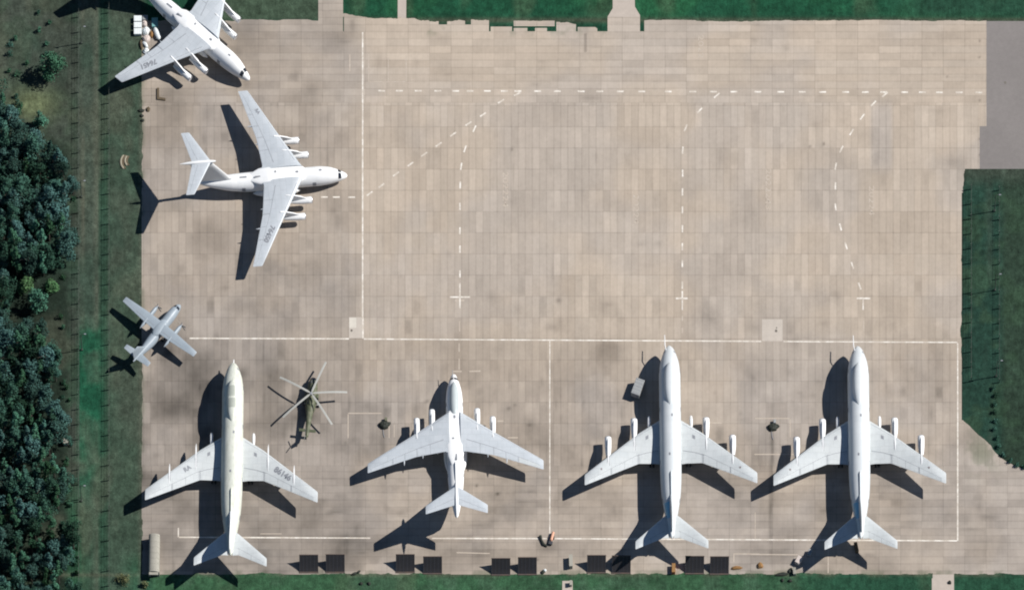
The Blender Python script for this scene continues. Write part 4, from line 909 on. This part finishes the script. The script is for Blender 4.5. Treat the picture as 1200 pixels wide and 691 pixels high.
# L-shaped low kerb
o = MB().prism([(-1.1, 1.6), (-.5, 1.6), (-.45, -1.0), (1.35, -1.3), (1.3, -1.9), (-1.1, -1.6)], .014, .35).build('timber_angle', BROWN, None, smooth=False, loc=(gx(188.5), gy(110.5), 0)); tag(o, 'brown L-shaped timber kerb lying on the concrete by the wing shadow', 'timber')
for i, (x, y, rx, ry, lb) in enumerate(((165.5, 129.5, 1.0, .45, 'dark stump like heap at the apron edge, topmost of the cluster'), (166, 135.5, .6, .4, 'small dark heap at the apron edge, middle of the cluster'), (167, 141, .55, .45, 'small dark heap at the apron edge, lowest of the cluster'), (173.5, 128, .6, .7, 'brown heap on the concrete right of the dark cluster'))):
    lump(x, y, rx, ry, .45, 0, BROWN if i == 3 else BLACKT, 'debris_heap', lb, 'debris', 'dark debris at the left apron edge', 20 + i)
# two crescent mounds
for x, y, r_, lb, k in ((146.5, 190, 1.75, 'outer curved pale earth bank on the grass left of the cargo aircraft', 0), (149.5, 188.5, 1.2, 'inner curved earth bank on the grass left of the cargo aircraft', 1)):
    pts = [(1.35 * -math.cos(a) * r_ * .62 + .3, 1.15 * math.sin(a) * r_, 0) for a in np.linspace(-1.25, 1.25, 12)]
    t = empty('earth_bank', (gx(x), gy(y), 0), 0, label=lb, cat='earth bank', group='pair of curved earth banks')
    MB().tube(pts, [.12] + [.34] * 10 + [.12], 8).build('bank', PALEE, t)
    MB().tube([(p[0] + .45, p[1], .01) for p in pts], [.08] + [.30] * 10 + [.08], 8).build('dug_trench', BROWN, t)

# ground power carts : dark tarpaulins with a grey mast head
for x, y, lb, sd in ((450, 497, 'dark tarpaulin-covered cart left of the T-tailed aircraft', 31), (905.5, 499.5, 'dark tarpaulin-covered cart left of the rightmost airliner', 32)):
    c = P(x, y, .6); t = empty('covered_cart', (c.x, c.y, 0), 0, label=lb, cat='cart', group='dark covered carts on the apron')
    q = lump(0, 0, 1.45, 1.25, 1.0, 10, BLACKT, 'cover', 'x', 'x', None, sd)
    for kk in list(q.keys()): del q[kk]
    q.location = (0, 0, 0); q.parent = t
    q = lump(0, 0, .9, .55, .7, 35, BLACKT, 'cover_flap', 'x', 'x', None, sd + 5)
    for kk in list(q.keys()): del q[kk]
    q.location = (1.1, .25, 0); q.parent = t
    MB().box((.55, 1.35, .55), (.7, 1.0, .9)).build('control_box', BOXG if sd == 32 else OLIVE, t, bevel=.05, smooth=False)
    MB().tube([(-.3, -1.1, .12), (-.2, -2.4, .1), (.1, -3.4, .1)], .09).build('cable', SEAM, t)
# orange trolley with a dark shape modelling its cast shadow
c = P(647, 628, .9); t = empty('fire_trolley', (c.x, c.y, 0), R(-15), label='faded orange fire trolley on the line crossing with dark shadow shape beside it', cat='trolley')
lathe_y([(-1.5, .05), (-1.3, .38), (1.0, .4), (1.3, .1)], 0, 0, .75, 14).build('tank', PEACH, t)
MB().box((0, -1.7, .5), (1.1, .9, .5)).build('pump_box', DARK, t, bevel=.05, smooth=False)
for g in (-1, 1): wheel(t, g * .55, 0, .4, .16)
o = MB().tube([(gx(633), gy(628), .3), (gx(634.5), gy(633), .3), (gx(637), gy(638), .25), (gx(641), gy(640), .2)], [.45, .3, .4, .3]).build('shadow_shape', BLACKT); tag(o, 'dark curved shape standing in for the shadow left of the orange trolley', 'shadow shape')  # black tube shape stands in for the trolley's cast shadow
# orange cabinet, rusty pieces
c = P(789.5, 664, 1.2); t = empty('fire_cabinet', (c.x, c.y, 0), 0, label='orange red fire cabinet left of the dark deflector pair', cat='cabinet')
MB().box((0, -.2, .65), (.9, 2.4, 1.3)).build('body', ORANGE, t, bevel=.05, smooth=False); MB().box((0, -.2, 1.33), (1.0, 2.5, .08)).build('lid', RUST, t); MB().box((.46, -.2, .7), (.04, .8, .9)).build('door', PEACH, t)
lump(863, 664.5, 1.55, .55, .6, 3, RUST, 'rusty_drum', 'flat rusty yellow brown drum right of the last deflector', 'drum', None, 41)
lump(891, 661.5, .8, .95, .7, 25, RUST, 'rusty_scrap', 'small brown scrap heap on the concrete, second right of the deflectors', 'scrap', None, 42)
lump(889, 664, .5, .4, .4, 0, BROWN, 'brown_stone', 'little dark stone against the brown scrap heap', 'stone', None, 43)
for i, (x, y, rx, ry, rz, lb) in enumerate(((916, 672, 2.0, .5, 8, 'long low dark scrap row on the grass edge near the rightmost tail shadow'), (926, 668, .9, .6, 60, 'dark scrap piece at the right end of the scrap row'), (917, 679, .45, .45, 0, 'left dark tuft on the lower grass below the scrap row'), (926, 679.5, .6, .45, 20, 'right dark tuft on the lower grass below the scrap row'),
        (415, 671.5, .9, .35, 25, 'dark branch like scrap at the apron edge below the left deflectors'), (423, 683, .5, .45, 0, 'left dark tuft on the grass between the deflector pairs'), (432.5, 683, .5, .5, 0, 'right dark tuft on the grass between the deflector pairs'), (420, 669.5, .7, .3, 30, 'tiny dark scrap touching the concrete edge'),
        (1113, 681.5, .5, .5, 0, 'small dark bin on the lower right path'), (636, 669.5, .55, .5, 0, 'tiny dark stone at the grass edge right of a deflector'))):
    lump(x, y, rx, ry, .55, rz, BLACKT, 'dark_scrap', lb, 'scrap', 'dark scrap along the lower grass edge', 50 + i)
lump(638.5, 667.5, .5, .4, .5, 0, BOXW, 'white_stone', 'tiny white stone at the grass edge right of a deflector', 'stone', None, 70)
# gate post / low wall by the narrow path
for x, y, w_, l_, h, m, lb in ((669, 656, .9, 3.2, 1.6, CONCB, 'pale low wall at the head of the narrow lower path'), (669, 682, .6, 1.2, 1.2, CONCB, 'short pale wall stub beside the narrow lower path')):
    c = P(x, y, h); t = empty('low_wall', (c.x, c.y - .0, 0), R(2), label=lb, cat='wall', group='low walls beside the narrow path'); MB().box((0, 0, h / 2), (w_, l_, h)).build('wall', m, t, bevel=.05, smooth=False); MB().box((0, 0, h + .03), (w_ + .12, l_ + .12, .1)).build('coping', CONCB, t)
crate(936, 655, 1.3, 2.0, 1.4, -30, TARPP, 'equipment_box', 'pinkish grey box standing in the rightmost tail shadow', 'box')
crate(949, 646, .9, 1.6, 1.2, -20, BOXG, 'equipment_box', 'narrow grey box by the rightmost tail shadow', 'box')
crate(931, 668, .8, 1.8, 1.1, 5, CONCB, 'equipment_box', 'narrow pale box on the grass edge near the rightmost tail', 'box')
crate(1003.5, 640, .9, 2.6, 1.3, 12, BROWN, 'equipment_box', 'brown case behind the rightmost airliner tail', 'box')

# ------------------------------------------------------------------ fences, lamp posts
def fence(x, ylist, h, label, top=True, m=POSTM):
    t = empty('wire_fence', (gx(x), gy((ylist[0] + ylist[-1]) / 2), 0), 0, label=label, cat='fence', group='perimeter wire fences'); y0 = gy((ylist[0] + ylist[-1]) / 2)
    for y in ylist:
        MB().box((0, gy(y) - y0, h / 2), (.15, .26, h)).box((-.15, gy(y) - y0, h - .08), (.3, .12, .1)).build('post', m, t, smooth=False)
    wr = MB()
    for z, r_ in ((h - .08, .035), (h * .62, .02), (h * .3, .02)):
        wr.tube([(.0, gy(ylist[0]) - y0, z), (.0, gy(ylist[-1]) - y0, z)], r_, 5)
    wr.build_each('wire', POSTM, t)
lf = [-20 + 17.65 * k for k in range(42)]
fence(128, lf, 2.3, 'long inner wire fence with concrete posts on the left grass strip, nearer the apron')
fence(92.5, [y + 5 for y in lf], 2.1, 'long outer wire fence with concrete posts, nearer the wood')
rf = [222 + 17.3 * k for k in range(14)]
fence(1138, rf, 2.4, 'wire fence in the right grass patch, nearer the apron')
fence(1171, [y + 1 for y in rf], 1.9, 'wire fence in the right grass patch, nearer the picture edge')
def lamp(x, y, label):
    t = empty('lamp_post', (gx(x), gy(y), 0), 0, label=label, cat='lamp post', group='lamp posts along the fences'); h = 7.6
    MB().tube([(0, 0, 0), (0, 0, h)], [.13, .08]).build('pole', POSTM, t); MB().tube([(0, 0, h), (.5, 0, h + .25), (1.1, 0, h + .3)], .05).build('arm', POSTM, t)
    MB().box((1.2, 0, h + .27), (.6, .25, .14)).build('lamp_head', SEAM, t); MB().box((0, 0, .25), (.5, .5, .5)).build('footing', POSTM, t)
for x, y, lb in ((95.5, 51, 'lamp post on the left strip level with the lone tree'), (95.5, 231, 'lamp post on the left strip level with the cargo aircraft'), (96, 410, 'lamp post on the left strip level with the turboprop'), (95.5, 587, 'lamp post on the left strip level with the engineless airliner wing'),
    (1165.5, 247.5, 'topmost lamp post in the right grass patch'), (1166, 340, 'middle lamp post in the right grass patch'), (1167.5, 441, 'lowest lamp post in the right grass patch')): lamp(x, y, lb)

# ------------------------------------------------------------------ trees
def crown_mesh(seed, rad, h0, h1, n, leaf, conical):
    r_ = random.Random(seed); m = MB(); blobs = []
    nb = r_.randint(9, 13)
    for i in range(nb):
        f = (i + .5) / nb; z = h0 + (h1 - h0) * f; rr = rad * ((1 - f) ** .7 * .85 + .12 if conical else math.sin(math.pi * min(1, f * .85 + .15)) ** .7)
        a = r_.random() * 6.28; d = rr * r_.uniform(.2, .75); blobs.append((Vector((d * math.cos(a), d * math.sin(a), z)), max(.35, rr * r_.uniform(.42, .62))))
    for i in range(n):
        c, br = blobs[int(r_.random() * nb)] if not conical else r_.choice(blobs[:max(3, nb - int(r_.random() * nb * .5))])
        u = Vector((r_.gauss(0, 1), r_.gauss(0, 1), r_.gauss(0, 1))).normalized(); p = c + u * br * (r_.random() ** .35) * 1.08
        u2 = (u + Vector((r_.gauss(0, .4), r_.gauss(0, .4), r_.gauss(0, .4) + .15))).normalized(); a = u2.orthogonal().normalized(); a = Matrix.Rotation(r_.random() * 6.28, 3, u2) @ a; b = u2.cross(a); s_ = leaf * r_.uniform(.6, 1.35)
        m.add([p - a * s_, p - b * s_ * .6, p + a * s_, p + b * s_ * .6 + u * .12], [(0, 1, 2, 3)])
    return m
def raw_mesh(mb, name, mt):
    me = bpy.data.meshes.new(name); me.from_pydata(mb.v, [], mb.f); me.materials.append(mt); return me
VAR = []
for k in range(10):
    con = k % 2 == 0; rad = [2.3, 3.6, 2.0, 4.0, 2.8][k % 5]; h1 = [11.5, 9.5, 13, 10.5, 12][k % 5]; h0 = h1 * .28
    mt = [LEAFD, LEAFB, LEAFM, LEAFD, LEAFB, LEAFB, LEAFD, LEAFM, LEAFB, LEAFD][k]
    cr = raw_mesh(crown_mesh(100 + k, rad, h0, h1, [900, 1500, 800, 1800, 1100][k % 5], .27, con), 'crown', mt)
    tm = MB(); tm.tube([(0, 0, 0), (.08, .05, h1 * .4), (0, .1, h1 * .85)], [.2, .14, .04], 7)
    for j in range(5):
        a = j * 1.3 + k; z = h0 + (h1 - h0) * j / 6; tm.tube([(0.04, .03, z), (rad * .6 * math.cos(a), rad * .6 * math.sin(a), z + .9)], [.08, .02], 5)
    VAR.append((cr, raw_mesh(tm, 'trunk', BARK), h1))
def tree(x, y, k, sc, label, cat='tree', group=None, crown=None, rz=0):
    cr, tr, h = VAR[k]; t = empty('tree', (gx(x), gy(y), 0), rz, label=label, cat=cat, group=group); t.scale = (sc, sc, sc)
    for nm, me in (('crown', crown or cr), ('trunk', tr)):
        o = bpy.data.objects.new(nm, me); col.objects.link(o); o.parent = t
    return t
def wood_edge(y):
    K = [(92, -4), (100, 6), (120, 14), (150, 22), (165, 60), (178, 78), (245, 84), (300, 74), (345, 66), (400, 62), (460, 70), (520, 72), (600, 80), (720, 90)]
    for a, b in zip(K, K[1:]):
        if a[0] <= y <= b[0]: return a[1] + (b[1] - a[1]) * (y - a[0]) / (b[0] - a[0])
    return K[-1][1] if y > 700 else -99
pts = []
rr = random.Random(5); tries = 0
while len(pts) < 285 and tries < 40000:
    tries += 1; y = rr.uniform(118, 722); x = rr.uniform(-12, 92)
    if x > wood_edge(y - 14) - 4 + 9 * math.sin(y * .09): continue
    if (38 < x < 58 and 180 < y < 250 and rr.random() < .75) or (12 < x < 72 and 326 < y < 392): continue
    if all((x - a) ** 2 + (y - b) ** 2 > 12.0 ** 2 for a, b in pts): pts.append((x, y))
LBL = 'dark green tree in the dense wood along the left edge'
for x, y in pts: tree(x, y, rr.randrange(10), rr.uniform(.72, 1.12), LBL, group='trees of the left wood', rz=rr.uniform(0, 6.28))
print('trees', len(pts))
# individual trees that stand out
def big_crown(seed, rad, h0, h1, n, leaf, m): return raw_mesh(crown_mesh(seed, rad, h0, h1, n, leaf, False), 'crown', m)
tree(62, 88, 1, .95, 'lone rounded dark tree standing apart above the wood', crown=big_crown(301, 3.9, 1.6, 8.6, 1500, .34, LEAFM))
tree(47, 146, 1, .8, 'small dark bushy tree below the lone tree, beside the yellowish clearing', crown=big_crown(302, 3.0, 1.0, 6.0, 900, .32, LEAFM))
tree(30, 342, 1, .85, 'bright green round tree in the middle of the wood, left of its neighbour', crown=big_crown(303, 3.6, 1.5, 8.0, 1200, .34, LEAFY))
tree(60, 343, 1, .8, 'bright green tree at the edge of the wood, right of its neighbour', crown=big_crown(304, 3.1, 1.2, 7.5, 1000, .34, LEAFY))
tree(47, 360, 1, .85, 'mid green round tree just below the two bright trees', crown=big_crown(306, 3.8, 1.5, 8.6, 1200, .34, LEAFM))
tree(19, 682, 2, .7, 'light green small tree near the bottom left corner', crown=big_crown(305, 2.2, 1.2, 7.5, 700, .32, LEAFY))
tree(6, 702, 2, .7, 'light green treetop cut by the lower left corner', crown=big_crown(307, 2.0, 1.2, 7.5, 600, .32, LEAFY))
def shrub(x, y, rad, h, n, m, label, group=None):
    t = empty('shrub', (gx(x), gy(y), 0), 0, label=label, cat='shrub', group=group)
    o = bpy.data.objects.new('foliage', raw_mesh(crown_mesh(int(x * 7 + y), rad, .2, h, n, .17, False), 'foliage', m)); col.objects.link(o); o.parent = t
    MB().tube([(0, 0, 0), (.05, 0, h * .6)], [.08, .03], 6).build('stem', BARK, t)
shrub(144, 680, 1.9, 1.8, 700, LEAFO, 'pale olive shrub on the grass left of the beige shelter')
shrub(170.5, 686, 1.1, 1.5, 400, LEAFO, 'small round yellowish shrub just below the beige shelter')
for i, (x, y) in enumerate(((91, 655), (90, 672), (92, 690), (88, 640))):
    shrub(x, y, .8, 1.4, 200, LEAFM, ['small bush on the outer fence line, third from the bottom', 'small bush on the outer fence line, second from the bottom', 'small bush on the outer fence line at the bottom edge', 'small bush on the outer fence line, topmost of four'][i], 'bushes along the outer fence')
bb = random.Random(77)
for k in range(46):
    y = bb.uniform(100, 660); x = wood_edge(y - 10) + bb.uniform(2, 12)
    if k % 4 == 0: y = bb.uniform(8, 90); x = bb.uniform(3, 70)
    shrub(x, y, bb.uniform(.5, 1.2), bb.uniform(.7, 1.8), 130, bb.choice([LEAFM, LEAFD, LEAFM]), 'low scattered bush on the rough ground between the wood and the outer fence', 'bushes on the rough ground by the wood')
for i, (x, y) in enumerate([(1164, 456), (1167, 464), (1166, 474), (1165, 484), (1166, 494), (1165, 504), (1168, 514), (1170, 524), (1176, 533), (1184, 541), (1192, 546), (1200, 548)]):
    shrub(x, y, .75, 1.0, 130, LEAFD, 'low dark shrub in the curving row in the right grass patch', 'shrubs in the curving row')
print('objects', len(bpy.data.objects))
